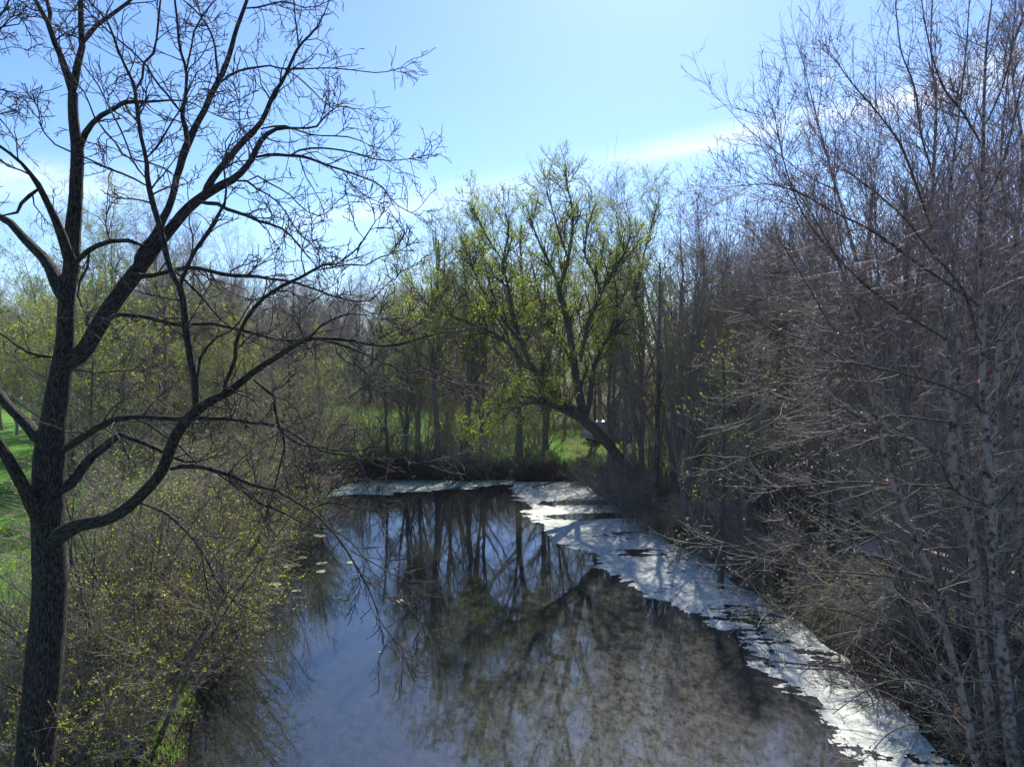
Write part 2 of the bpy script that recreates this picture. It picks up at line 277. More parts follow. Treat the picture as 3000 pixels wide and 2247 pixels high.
# ---- the big bare tree on the left bank
D = 10.4
TR = [limb("84,2420,150 95,2300,118 102,2247,104 127,1965,100 146,1739,93 144,1598,90 140,1480,88 147,1340,86 160,1224,68 173,1128,62 184,1062,56 192,1000,48 192,960,46 194,916,46 198,852,44 210,772,42 213,692,42 221,596,37 225,500,35 227,432,34 219,384,29 214,320,27 214,272,26", D, D+.3)]
HL = [
 ("211,285,22 198,224,20 189,198,20 176,160,17 157,118,16 144,74,15 122,35,12 105,3,11 80,-40,9 40,-160,6", 10.7, 10.2, 0),
 ("144,80,13 147,35,13 137,0,11 132,-60,9 120,-190,6", 10.5, 11.0, 0),
 ("214,275,22 222,230,21 226,192,20 240,147,18 240,115,16 237,80,15 237,32,15 236,0,14 233,-80,10 225,-200,7", 10.7, 11.2, 0),
 ("240,130,15 256,112,14 269,86,13 294,67,12 339,35,11 384,0,9 430,-50,7 500,-140,4", 10.8, 11.8, 0),
 ("238,430,22 246,408,20 253,384,18 272,361,15 301,336,14 339,317,12 374,297,11 416,299,8 464,297,7 512,294,5 560,301,4 608,326,3 672,352,3 740,346,2", 10.6, 9.4, 0),
 ("288,358,7 307,374,6 313,393,6 339,419,5 358,454,5 409,473,5 448,480,4 480,493,4 509,515,3", 10.3, 9.9, 0),
 ("196,760,34 192,724,30 179,686,26 160,638,22 138,593,18 118,554,17 99,519,14 80,502,11 58,473,9 26,448,8 0,429,8 -60,390,5 -130,370,3", 10.5, 9.2, 0),
 ("112,555,13 109,564,13 74,580,10 61,599,10 48,625,8 13,631,5 -30,640,4", 10.0, 9.5, 0),
 ("188,885,40 173,839,44 150,788,34 128,756,30 96,724,27 64,692,24 38,660,22 10,641,20 -60,610,16 -180,560,12 -300,545,7", 10.5, 11.5, 0),
 ("422,721,14 384,706,13 336,705,13 288,718,15 256,737,16 232,760,14 215,775,12", 10.4, 10.5, -.3),
 ("262,743,9 253,794,8 234,823,7 227,861,6 240,900,4 262,938,3", 10.2, 9.8, 0),
 ("176,1085,54 204,1058,52 245,1030,46 288,957,46 320,906,45 358,852,43 400,797,44 425,765,36 438,752,33 454,730,31 483,692,30 518,650,30 544,618,29 576,590,28 608,567,26 646,545,24 683,526,22 710,502,18 737,468,16 751,437,16 771,404,15 798,383,12 826,376,9 859,376,7 924,373,6 948,346,5 975,322,4 1002,309,3 1043,322,2", 10.5, 12.2, 0),
 ("402,790,34 409,753,28 429,721,28 457,692,26 473,650,22 493,612,20 509,564,19 518,516,19 525,499,20 537,454,22 557,406,21 576,365,18 598,326,17 614,288,17 633,250,16 649,222,15 673,159,14 690,95,12 707,47,11 724,0,9 740,-60,8 775,-180,5", 10.7, 12.6, 0),
 ("596,575,26 602,560,22 629,515,20 670,465,18 710,417,18 751,376,16 771,349,14 788,309,13 802,275,12 826,241,10 843,207,9 860,166,8 876,136,7 897,115,6 924,88,5 937,64,4 958,24,3 965,-10,3 990,-90,2", 11.2, 10.4, 0),
 ("876,136,6 873,115,5 866,61,4 860,0,4 850,-80,3", 10.5, 10.0, 0),
 ("764,378,7 805,370,6 832,368,5 873,383,5 924,397,4 1008,400,4 1049,410,3 1090,430,2", 11, 10.2, 0),
 ("751,461,11 795,453,10 839,456,9 880,458,9 917,468,8 958,485,7 1002,498,6 1060,519,5 1110,539,5 1128,558,4 1153,593,3 1192,618,3 1230,634,2", 11.6, 10.4, 0),
 ("849,456,7 876,441,6 924,434,6 975,437,5 1036,448,5 1104,468,4 1161,470,3 1236,461,2", 11.2, 11.2, 0),
 ("1005,502,4 1029,539,4 1070,574,3 1118,596,2", 10.9, 10.3, 0),
 ("649,240,10 656,234,9 686,214,7 720,203,7 758,197,6 792,193,5 832,203,5 883,203,4 961,200,4 1042,207,3 1110,214,3 1165,203,2", 12.0, 10.8, 0),
 ("835,205,5 870,224,4 914,264,4 951,302,3 975,318,3", 11.5, 11.0, 0),
 ("640,235,9 634,183,7 629,129,6 612,85,6 592,54,5 561,20,4 534,0,4 500,-30,3", 12.0, 12.5, 0),
 ("592,50,4 575,10,4 562,-40,3", 12.2, 12.6, 0), ("592,47,4 625,5,3 660,-40,2", 12.2, 11.8, 0),
 ("722,25,7 740,22,6 764,22,5 788,14,5 839,5,4 890,24,3 925,20,2", 12.3, 11.4, 0),
 ("550,440,16 547,406,14 541,368,12 531,330,12 541,307,11 544,272,9 547,205,9 537,179,8 525,128,8 520,64,7 512,0,6 505,-90,4", 11.2, 10.5, 0),
 ("545,215,6 550,186,6 563,128,5 569,90,5 592,51,4 630,0,3", 10.9, 10.2, 0),
 ("531,330,8 512,307,7 486,272,6 457,240,6 429,192,6 413,176,5 377,141,5 336,109,5 304,80,4 266,42,4 240,10,3", 10.9, 9.8, 0),
 ("573,590,13 608,596,12 643,599,12 674,618,11 715,628,10 754,647,9 792,657,8 824,669,7 846,685,6 872,714,5 897,746,4 923,775,3", 11.0, 10.1, 0),
 ("688,530,8 728,532,7 754,554,6 779,567,5 808,586,5 837,622,4 862,663,4 888,698,4 920,721,3 940,743,2", 11.3, 10.0, 0),
 ("728,529,6 747,513,5 779,532,5 817,551,4 853,574,4 875,599,4 907,625,3 936,634,3 965,620,2", 11.2, 11.8, 0),
 ("385,800,18 393,801,16 422,810,15 464,804,13 499,794,13 544,785,13 592,788,12 640,801,12 696,809,12 744,809,10 792,818,9 843,823,8 888,836,7 936,852,6 984,871,5 1032,881,5 1080,884,4 1112,855,3 1144,823,2", 10.5, 9.3, 0),
 ("317,930,16 340,922,14 400,925,12 457,935,14 496,948,12 560,951,10 624,948,10 664,958,9 728,972,8 760,982,7 824,996,7 872,997,6", 10.5, 9.7, 0),
 ("464,800,8 480,770,6 510,790,7 560,840,7 600,880,6 640,930,5 700,975,4 760,1010,3 820,1030,2", 10.1, 9.5, 0),
 ("180,1325,26 208,1304,22 256,1272,20 304,1243,20 345,1227,18 400,1221,15 464,1224,14 525,1227,14 582,1224,13 640,1227,12 680,1227,12 728,1237,11 792,1243,9 840,1259,8 878,1281,7 920,1313,7 968,1326,6 1016,1333,4 1060,1345,3", 10.3, 9.0, 0),
 ("400,1228,9 440,1245,8 480,1275,7 530,1310,6 570,1350,6 600,1375,5 640,1385,4 690,1410,3", 10.0, 9.4, 0),
 ("820,1255,7 850,1285,6 872,1304,6 920,1307,5 984,1320,4 1048,1320,4 1080,1310,4 1128,1307,3 1176,1333,3 1224,1361,3 1262,1348,2", 9.1, 8.6, 0),
 ("500,1374,18 544,1365,16 592,1368,14 640,1381,13 680,1393,13 728,1416,11 792,1432,10 824,1441,9 872,1473,8 927,1507,7 994,1581,6 1034,1643,6 1073,1711,5 1096,1762,4 1113,1818,3 1164,1886,2", 9.6, 8.2, 0),
 ("1017,1609,5 1073,1637,4 1141,1677,3 1192,1705,2", 8.8, 8.4, 0), ("1096,1733,4 1158,1762,4 1203,1795,3 1250,1835,2", 8.5, 8.0, 0),
 ("905,1495,5 933,1480,4 968,1470,4 1000,1477,4 1048,1493,3 1112,1499,2", 9.0, 8.5, 0),
 ("640,1390,8 700,1430,7 760,1475,7 830,1500,6 900,1540,5 960,1550,4 1020,1580,3 1080,1650,3", 9.3, 9.0, 0),
 ("412,1473,10 486,1502,9 525,1536,9 582,1598,8 616,1660,7 650,1728,6 695,1767,5 734,1784,4 768,1807,3", 9.8, 8.6, 0),
 ("588,1615,5 605,1711,4 627,1807,3 650,1908,2", 9.3, 9.0, 0),
 ("178,1440,34 186,1438,32 224,1397,28 256,1352,26 304,1310,24 345,1278,20 355,1272,16 384,1285,13 422,1298,12 464,1317,11 499,1336,9 544,1352,8 590,1350,5 640,1330,3", 10.5, 11.2, 0),
 ("138,1535,46 115,1510,48 93,1480,40 80,1448,36 58,1406,34 32,1361,32 10,1320,31 -15,1285,30 -60,1200,26 -120,1120,20 -200,1050,14 -300,1010,8", 10.4, 9.2, 0),
 ("156,1320,42 118,1288,40 90,1256,34 58,1221,30 26,1192,28 3,1160,26 -40,1100,22 -90,1030,18 -150,900,12 -190,760,8", 10.4, 11.6, 0),
 ("160,1048,8 128,1045,8 86,1035,7 64,1022,6 32,1000,6 0,975,5 -60,950,3", 10.3, 9.6, 0),
 ("168,1105,10 215,1080,6 260,1092,5 300,1092,4 370,1085,4 440,1090,3", 10.3, 9.6, 0),
 ("744,1112,10 773,1137,10 805,1163,10 805,1192,9 811,1224,8 824,1262,8 837,1285,7 830,1326,5 817,1377,5 805,1425,4 789,1480,3 773,1525,3", 9.3, 8.6, 0),
 ("808,1163,5 846,1176,4 869,1198,4 882,1230,3 901,1281,2", 9.2, 8.9, 0),
]
# the long limb that leaves the trunk low down, sweeps up over the pond, and its upright shoots
DL = [
 ("150,1590,50 175,1568,50 206,1550,44 237,1535,40 316,1521,35 384,1479,33 429,1434,32 448,1416,31 480,1368,32 505,1297,32 537,1243,32 576,1205,30 608,1179,25 656,1157,23 696,1128,22 728,1102,19 760,1077,18 808,1048,17 856,1016,15 907,993,12 952,993,11 1016,996,9 1080,1009,8 1144,1015,7 1192,1002,5 1240,989,4 1300,973,3", 10.2, 8.0, 0),
 ("573,1200,26 573,1128,21 560,1064,20 550,1000,19 544,964,20 537,884,20 528,842,18 505,804,17 489,756,17 477,698,17 464,650,17 448,596,17 435,542,16 430,499,14 429,464,12 416,416,11 406,352,11 398,288,10 398,262,9 384,230,9 361,182,7 339,128,7 323,80,6 297,42,6 272,16,5 240,-20,3", 9.4, 9.2, 0),
 ("398,265,8 416,234,7 422,182,7 448,160,7 457,128,6 464,64,6 470,0,5 480,-70,3", 9.2, 8.8, 0),
 ("433,460,8 448,445,7 470,416,6 496,371,5 518,336,4 545,300,3", 9.2, 9.6, 0),
 ("527,840,13 531,829,12 550,778,12 576,727,11 608,682,10 633,641,9 649,609,8 662,590,7 662,542,6 656,500,5 652,475,5 670,430,4 707,400,3 700,339,3 703,271,2", 9.2, 8.6, 0),
 ("430,545,7 377,516,6 330,500,6 282,477,5 208,445,5 179,435,5 141,406,4 112,355,3", 9.2, 8.6, 0),
 ("428,525,6 393,480,6 377,438,5 361,397,5 339,352,5 313,304,4 297,265,4 278,237,4 250,198,3 224,170,3 211,131,2", 9.2, 9.9, 0),
 ("654,1158,13 665,1106,12 688,1064,12 690,1012,12 702,973,11 728,925,11 760,884,11 798,855,11 843,829,10 888,810,9 923,788,9 952,775,7 1000,772,5 1022,749,5 1054,721,5 1080,679,4 1099,650,3 1102,628,3 1094,605,2", 9.0, 8.2, 0),
 ("933,791,6 984,781,5 1032,775,5 1073,778,4 1105,759,4 1128,746,3 1160,740,2", 8.5, 8.1, 0),
 ("578,1128,10 585,1054,9 600,1025,8 640,985,6 690,960,5 740,880,4 780,870,3", 9.3, 9.7, 0),
 ("907,990,8 936,957,7 977,935,5 1003,922,4 1064,922,3 1120,935,2", 8.6, 8.4, 0),
 ("940,995,8 968,1002,7 1025,1019,6 1064,1035,6 1118,1061,5 1169,1080,4 1214,1109,3 1288,1118,2", 8.5, 8.0, 0),
 ("1144,1017,5 1208,1051,4 1294,1106,3 1345,1130,2", 8.1, 7.7, 0),
 ("980,1003,4 985,1030,4 1010,1057,4 1060,1080,3 1085,1105,2", 8.4, 8.2, 0),
]
HLm = [limb(s, a-.0, b, w) for s, a, b, w in HL]; DLm = [limb(s, a, b, w) for s, a, b, w in DL]
base = TR[0][0][0]
hero = empty('bare_tree', (base[0], base[1], 0), 'tall dark furrowed bare tree with heavy forked limbs on the left bank', 'tree')
off = np.array([base[0], base[1], 0])
def local(bs, o=off): return [(P-o, Rr, k) for P, Rr, k in bs]
part('trunk', tube_mesh('bare_tree_trunk', local([(TR[0][0][None], TR[0][1][None], 28)]), M['oakbark'], jit=.025), hero)
big = [l for l in HLm if l[1].max() > .055]; small = [l for l in HLm if l[1].max() <= .055]
for l in big+[DLm[0]]:
    part('limb', tube_mesh('bare_tree_limb', local([(l[0][None], l[1][None], 18)]), M['oakbark'], jit=.02), hero)
part('branches', tube_mesh('bare_tree_branches', local(limb_batches(small+DLm[1:])), M['oakbark'], jit=.015), hero)
b1, b2, b3 = twigs_on(HLm+DLm, .29, .85, .23, .03, .055, n2=4, n3=2, L2=.38, L3=.13, rmin=.0046, thickrate=.10, ang=.75)
part('twigs', tube_mesh('bare_tree_twigs', local([(b1[0], b1[1], 5), (b2[0], b2[1], 4), (b3[0], b3[1], 3)]), M['twigdark'], attr=False), hero)
# ---- a second bare tree whose twigs reach in at the upper left edge
E2 = [limb(s, a, b) for s, a, b in [
 ("-900,2300,120 -880,1800,90 -850,1200,80 -780,700,70 -700,350,50 -600,100,34 -500,-150,18", 10.5, 10.5),
 ("-780,700,46 -600,520,34 -420,380,24 -250,260,15 -120,170,10 -40,90,7 20,20,5 40,-60,4", 10.5, 9.4),
 ("-250,260,9 -130,220,7 -40,150,5 20,60,4 70,40,2", 9.8, 9.2), ("-120,170,6 -30,90,5 60,70,3 78,32,2", 9.5, 9.1),
 ("-600,520,22 -420,480,14 -260,380,10 -120,300,7 -20,265,4 40,270,2", 10.2, 9.3), ("-120,300,6 -20,330,4 40,400,3", 9.5, 9.3)]]
b0 = E2[0][0][0]; o2 = np.array([b0[0], b0[1], 0])
t2 = empty('bare_tree', (b0[0], b0[1], 0), 'bare tree mostly out of frame whose thin twigs hang in at the upper left corner', 'tree')
part('trunk', tube_mesh('edge_tree_trunk', local(limb_batches(E2), o2), M['oakbark']), t2)
b1, b2, b3 = twigs_on(E2[1:], .22, .8, .22, .0, .04, n2=4, n3=2, L2=.34, L3=.12, rmin=.0042)
part('twigs', tube_mesh('edge_tree_twigs', local([(b1[0], b1[1], 5), (b2[0], b2[1], 4), (b3[0], b3[1], 3)], o2), M['twigdark'], attr=False), t2)
# ---- leaning maple coming into leaf on the right bank
dm = 37.5
ML = [limb(s, a+dm, b+dm) for s, a, b in [
 ("1945,1470,48 1925,1450,36 1879,1418,31 1819,1345,28 1771,1290,30 1734,1250,34 1712,1235,30", .6, 0),
 ("1712,1242,30 1701,1180,26 1684,1078,22 1672,993,18 1655,908,18 1638,846,17 1655,795,12 1672,716,9 1678,626,7 1661,541,5 1655,500,3", 0, 1),
 ("1638,846,12 1616,784,9 1588,728,7 1560,660,5 1540,600,4", .5, 2.0), ("1665,760,7 1640,690,6 1620,620,4 1600,560,3", .5, -1.2),
 ("1700,1060,13 1712,1000,12 1729,931,12 1757,869,10 1745,810,8 1715,750,6 1720,680,5 1740,610,3", 0, -2.2), ("1757,869,8 1791,807,7 1830,740,6 1850,680,4", -1, -2.5),
 ("1734,1252,30 1684,1205,27 1621,1151,22 1565,1083,18 1531,1010,14 1508,931,11 1491,852,9 1475,767,7 1490,682,5 1480,620,3", 0, -2.5),
 ("1542,1078,14 1480,999,10 1395,953,8 1316,925,5 1250,905,3", -1, -3.5), ("1531,1010,9 1470,930,8 1440,850,7 1420,770,5 1400,690,3", -1, 1.5),
 ("1475,767,6 1430,700,5 1400,640,4 1380,600,3", -2, -3), ("1495,1000,7 1430,880,6 1390,800,5 1370,720,3", -1.2, 0),
 ("1720,1245,22 1695,1225,18 1621,1191,14 1542,1162,10 1490,1170,8 1440,1200,5 1410,1240,3", 0, -3), ("1621,1191,9 1560,1180,7 1500,1200,5 1470,1240,3", -1, -2.5),
 ("1715,1240,18 1729,1163,16 1740,1078,12 1780,993,10 1847,908,8 1870,830,7 1881,767,6 1904,682,5 1925,600,3", 0, 2.5), ("1780,993,8 1810,900,7 1800,820,6 1790,740,4", 1, 3.5),
 ("1684,1078,10 1640,1000,9 1600,930,7 1575,850,5 1560,780,4", 0, 3)]]
b0 = ML[0][0][0]; om = np.array([b0[0], b0[1], gz(b0[0], b0[1])-.1])
maple = empty('leaning_tree', tuple(om), 'tree in fresh yellow green leaf leaning over the pond from the right bank', 'tree')
part('trunk', tube_mesh('leaning_tree_trunk', local(limb_batches(ML), om), M['darkbark'], jit=.03), maple)
a1 = []
for P, Rr, ln in ML[1:]:
    a1.append(grow((P[None], Rr[None]), int(ln/.30)+1, .12, 1, .75, 2.4, n=7, wob=.13, up=.06, r0=.5, rmin=.012, rmax=.04, Lt=.4))
a1 = (np.concatenate([a[0] for a in a1]), np.concatenate([a[1] for a in a1]))
a2 = grow(a1, 6, .1, 1, .65, 1.0, n=5, wob=.16, up=.08, r0=.6, rmin=.008, Lt=.35); a3 = grow(a2, 4, .15, 1, .6, .42, n=4, wob=.15, up=.12, r0=.8, rmin=.006, Lt=.2)
part('twigs', tube_mesh('leaning_tree_twigs', local([(a1[0], a1[1], 5), (a2[0], a2[1], 4), (a3[0], a3[1], 3)], om), M['twigdark'], attr=False), maple)
V, Fq = cat([leaves(a3, 6.8, .086, .09, t0=.3), leaves(a2, 3.0, .08, .08, t0=.3)])
part('foliage', mesh_np('leaning_tree_foliage', V-om, Fq, M['leafyel'], False), maple)
# ---- clump birch with peeling bark on the right bank
db = 12.6
BL = [limb(s, a+db, b+db) for s, a, b in [
 ("2988,2420,44 2971,2247,38 2956,2116,35 2935,1911,31 2915,1707,28 2903,1560,28 2890,1300,22 2881,1180,18 2878,1000,15 2876,848,13 2873,679,12 2879,489,10 2884,261,8 2892,109,6 2906,0,4 2915,-150,3", -.4, .4),
 ("2930,2420,36 2915,2247,31 2890,2013,29 2869,1809,27 2850,1604,27 2833,1500,27 2823,1404,26 2809,1307,24 2796,1235,20 2784,1138,17 2765,993,14 2755,848,12 2743,788,11 2732,597,10 2738,434,8 2743,299,6 2727,136,4 2735,-40,3", .3, 1.2),
 ("2900,2420,28 2864,2247,25 2828,2080,22 2797,1952,20 2762,1824,20 2736,1727,20 2705,1635,18 2665,1538,17 2640,1480,15 2615,1423,14 2591,1331,13 2577,1254,12 2557,1177,11 2543,1099,10 2533,1037,8 2518,960,6 2490,880,5 2470,760,4 2448,600,4 2444,480,3 2450,380,2", -.2, -1.4),
 ("2990,2420,34 2960,2180,24 2925,1900,22 2912,1650,20 2912,1428,20 2912,1283,18 2918,1138,15 2935,945,13 2950,815,11 2945,640,9 2933,462,7 2945,300,5 2965,120,4 2980,-40,3", .9, 2.0),
 ("3020,2400,30 3010,2000,24 2990,1500,20 2975,1100,17 2977,706,13 2990,597,11 2995,420,9 2970,260,6 2960,120,4", 2.0, 2.6),
 ("2850,1604,22 2838,1500,24 2795,1404,26 2790,1307,24 2795,1200,18 2812,1080,14 2800,900,10 2790,760,9 2776,620,8 2790,500,6 2810,330,5 2830,150,4 2840,0,3", .5, -.4)]]
b0 = BL[0][0][0]; ob = np.array([b0[0], b0[1], gz(b0[0], b0[1])])
birch = empty('clump_birch', tuple(ob), 'river birch clump with pale peeling trunks rising from the right bank', 'tree')
for l in BL: part('trunk', tube_mesh('birch_trunk', local([(l[0][None], l[1][None], 16)], ob), M['birchbark'], jit=.045), birch)
BB = [limb(s, a+db, b+db, w) for s, a, b, w in [
 ("2828,1440,10 2760,1425,8 2624,1420,7 2480,1412,6 2327,1425,5 2250,1428,4 2200,1415,3", .8, -2.5, 0),
 ("2740,1715,9 2716,1707,8 2610,1690,7 2511,1679,6 2358,1666,5 2215,1620,4 2130,1590,3 2050,1600,2", -.2, -3, 0),
 ("2800,1990,9 2700,1900,8 2620,1850,7 2500,1800,6 2400,1780,5 2280,1775,4 2190,1765,3", -.2, -2.6, 0),
 ("2880,1215,10 2850,1170,9 2790,1140,8 2700,1110,7 2600,1085,7 2480,1062,6 2440,1080,5 2330,1120,4 2200,1140,3", 0, -2.5, 0),
 ("2875,1010,10 2860,980,9 2835,880,9 2800,820,8 2730,740,6 2650,640,5 2560,560,4 2480,500,3", 0, -2, 0),
 ("2876,900,10 2700,780,8 2560,680,7 2440,620,5 2330,560,4 2240,540,3 2180,545,2", .2, -2.5, 0),
 ("2765,990,9 2650,920,8 2540,840,7 2440,740,6 2360,640,5 2310,520,4 2280,400,3 2270,330,2", .6, -1.5, 0),
 ("2740,700,8 2690,560,7 2640,430,6 2570,330,5 2500,250,4 2450,180,3", 1, -.4, 0),
 ("2873,420,8 2820,330,7 2760,250,5 2720,120,4 2700,0,3", .2, -1, 0),
 ("2735,520,7 2700,400,6 2680,260,5 2640,150,4 2625,30,3", 1, .2, 0),
 ("2884,600,8 2930,500,7 2960,400,6 2990,260,5 3040,100,4", .3, 1.2, 0), ("2880,380,7 2935,260,5 2970,130,4 3000,40,3", .3, -.4, 0),
 ("2790,1240,9 2720,1230,8 2600,1220,6 2450,1260,5 2330,1300,4 2220,1330,3 2160,1350,2", .5, -2, 0),
 ("2815,1350,8 2700,1300,7 2580,1260,6 2460,1190,5 2360,1120,4 2260,1090,3 2200,1060,2", .5, -1.5, 0),
 ("2895,1300,9 2950,1240,7 3000,1190,5 3080,1150,4", .2, .5, 0), ("2905,1500,8 2960,1440,6 3010,1380,5 3100,1350,4", .2, -.4, 0), ("2912,1700,8 2960,1650,6 3020,1560,5", .2, -.4, 0),
 ("2765,1830,7 2700,1760,6 2600,1740,5 2480,1740,4 2380,1790,3 2280,1850,2", 0, -2.2, 0), ("2830,2080,7 2740,2010,6 2640,1990,5 2540,2020,4 2440,2090,3", -.2, -2, 0),
 ("2860,2240,8 2760,2150,6 2680,2120,5 2600,2150,4 2540,2220,3", -.3, -1.8, 0), ("2665,1538,6 2600,1560,5 2500,1580,5 2400,1560,4 2300,1590,3 2200,1640,2", -1, -2.5, 0),
 ("2577,1254,6 2480,1200,5 2380,1170,4 2280,1180,3 2180,1240,2", -1, -2.2, 0), ("2543,1090,5 2440,1040,5 2340,990,4 2250,960,3 2180,900,2", -1, -2.2, 0),
 ("2530,1030,5 2440,960,4 2380,860,4 2320,760,3 2280,700,2", -1.2, -1.8, 0), ("2480,820,4 2420,700,4 2360,600,3 2320,540,2", -1.3, -2, 0), ("2900,1480,8 2800,1440,6 2740,1330,5 2660,1270,4 2560,1240,3", 0, -1, 0),
 ("2890,1240,9 2960,1120,7 3010,1000,5 3060,900,4", 0, .5, 0), ("2878,1050,8 2950,930,7 3020,800,6 3080,700,4", 0, .8, 0), ("2935,1900,7 2960,1830,6 3000,1780,4 3060,1760,3", 0, -.5, 0)]]
part('branches', tube_mesh('birch_branches', local(limb_batches(BB), ob), M['darkbark'], jit=.02), birch)
uppers = [(P[len(P)//2:], Rr[len(Rr)//2:], ln/2) for P, Rr, ln in BL]
b1, b2, b3 = twigs_on(BB+uppers, .145, 1.15, .11, .05, .06, n2=6, n3=2, L2=.5, L3=.17, rmin=.0034, ang=.60, thickrate=.5, r1max=.010)
c1, c2, c3 = twigs_on([(P[:len(P)//2], Rr[:len(Rr)//2], ln/2) for P, Rr, ln in BL], .28, 1.4, .16, .0, .2, n2=4, n3=1, L2=.55, L3=.15, rmin=.0036, ang=1.1, t0=.05, r1max=.012)
low = b1[0][:, 0, 2] < 8.6
def split(b, m): return (b[0][m], b[1][m], 4)
def cut(bs, hi): return [(q[0][m], q[1][m], k) for q, k in bs for m in [((q[0][:, 0, 2] > 8.8) == hi) & (hi | (rng.uniform(0, 1, len(q[0])) < (.48 if k == 4 else .20)))]]
part('twigs', tube_mesh('birch_twigs', local(cut([(b1, 4), (b2, 3), (b3, 3)], True), ob), M['twigpurple'], attr=False), birch)
part('low_branch_twigs', tube_mesh('birch_low_branch_twigs', local(cut([(b1, 4), (b2, 3), (b3, 3)], False), ob), M['twiggrey'], attr=False), birch)
part('lower_twigs', tube_mesh('birch_lower_twigs', local([(c1[0], c1[1], 4), (c2[0], c2[1], 3), (c3[0], c3[1], 3)], ob), M['twiggrey'], attr=False), birch)
V, Fq = leaves(b3, .55, .034, .01, t0=.6, elong=1.5); part('catkins', mesh_np('birch_catkins', V-ob, Fq, M['leafpale'], False), birch)
pc = []
for P, Rr, ln in BL[:4]:
    for k in range(34):
        i = random.randrange(1, int(len(P)*.55)); a = random.uniform(0, 6.28); pc.append(P[i]+np.array([math.cos(a), math.sin(a), 0])*Rr[i]*1.04+rng.normal(size=3)*.01)
for q in pc[::2]:
    V, Fq = leaf_quads(q[None], .11, 1.0, .8, drop=1.2); part('peeling_bark', mesh_np('birch_peel', V-ob, Fq, M['leaforange'], False), birch)
# ------------------------------------------------------------------ ground, pond
def axis(segs):
    out = [segs[0][0]]
    for a, b, s in segs: out.extend(np.linspace(a, b, max(2, int(round((b-a)/s))+1))[1:])
    return np.array(out)
ax = axis([(-700, -120, 40), (-120, -40, 4), (-40, -13, .8), (-13, 13, .22), (13, 40, .8), (40, 120, 4), (120, 700, 40)])
ay = axis([(-300, -20, 20), (-20, 8, 1.2), (8, 47, .22), (47, 80, 1.0), (80, 160, 5), (160, 1400, 60)])
GX, GY = np.meshgrid(ax, ay); GZ = ground(GX, GY)
V = np.stack([GX, GY, GZ], -1).reshape(-1, 3); nx, ny = len(ax), len(ay)
i, j = np.meshgrid(np.arange(nx-1), np.arange(ny-1)); b_ = (j*nx+i).ravel(); Fq = np.stack([b_, b_+1, b_+1+nx, b_+nx], 1)
m, nt, o = mat('ground'); L = nt.links.new
at_ = N(nt, 'ShaderNodeAttribute', attribute_name='bk'); sep = N(nt, 'ShaderNodeSeparateXYZ'); L(at_.outputs['Vector'], sep.inputs[0])
g = N(nt, 'ShaderNodeNewGeometry')
n1 = N(nt, 'ShaderNodeTexNoise', Scale=.9, Detail=7.0, Roughness=.65); L(g.outputs['Position'], n1.inputs['Vector'])
n2 = N(nt, 'ShaderNodeTexNoise', Scale=14.0, Detail=6.0, Roughness=.7); L(g.outputs['Position'], n2.inputs['Vector'])
rg = ramp(nt, [(.3, (.03, .085, .012)), (.48, (.085, .23, .02)), (.62, (.11, .24, .03)), (.75, (.21, .23, .09))]); L(n1.outputs['Fac'], rg.inputs['Fac'])
rl = ramp(nt, [(.30, (.025, .018, .012)), (.48, (.075, .055, .038)), (.62, (.14, .105, .08)), (.75, (.24, .20, .165))]); L(n2.outputs['Fac'], rl.inputs['Fac'])
ma = N(nt, 'ShaderNodeMath', operation='ADD'); ms = N(nt, 'ShaderNodeMath', operation='MULTIPLY_ADD'); L(n1.outputs['Fac'], ms.inputs[0]); ms.inputs[1].default_value = 1.6; ms.inputs[2].default_value = -.8
L(sep.outputs[0], ma.inputs[0]); L(ms.outputs[0], ma.inputs[1])
cr = ramp(nt, [(.42, (0, 0, 0)), (.58, (1, 1, 1))]); L(ma.outputs[0], cr.inputs['Fac'])
mx = N(nt, 'ShaderNodeMixRGB'); L(cr.outputs[0], mx.inputs['Fac']); L(rl.outputs[0], mx.inputs['Color1']); L(rg.outputs[0], mx.inputs['Color2'])
mud = N(nt, 'ShaderNodeMixRGB'); L(sep.outputs[1], mud.inputs['Fac']); L(mx.outputs[0], mud.inputs['Color1']); mud.inputs['Color2'].default_value = (.03, .024, .017, 1)
bs = N(nt, 'ShaderNodeBsdfPrincipled', Roughness=.9); bs.inputs['Specular IOR Level'].default_value = .15; L(mud.outputs[0], bs.inputs['Base Color'])
bp = N(nt, 'ShaderNodeBump', Strength=.9, Distance=.05); L(n2.outputs['Fac'], bp.inputs['Height']); L(bp.outputs[0], bs.inputs['Normal']); L(bs.outputs[0], o.inputs[0]); M['ground'] = m
def grassmask(x, y):
    """1 where turf grows: the lawn on the left, the meadow beyond the pond, patches right"""
    left = (x < -.52*y-1.0) & (y > 6) | (x < -13.5)
    mead = (y > 46.5) & (x < 14) & (y < 93)
    right = (x > 14) & (y > 34)
    left &= y < 93; v = np.where(left, .95, np.where(mead, np.where(x < 4, .64, .35), np.where(right, .45, np.where(x > 6, .22, .38))))
    return v
s = inside(GX, GY); mudm = np.clip((s+.9)/.9, 0, 1)
A = np.stack([grassmask(GX, GY), mudm, 0*GX], -1).reshape(-1, 3)
tag(link(bpy.data.objects.new('ground', mesh_np('ground', V, Fq, m, True, A))), kind='structure')
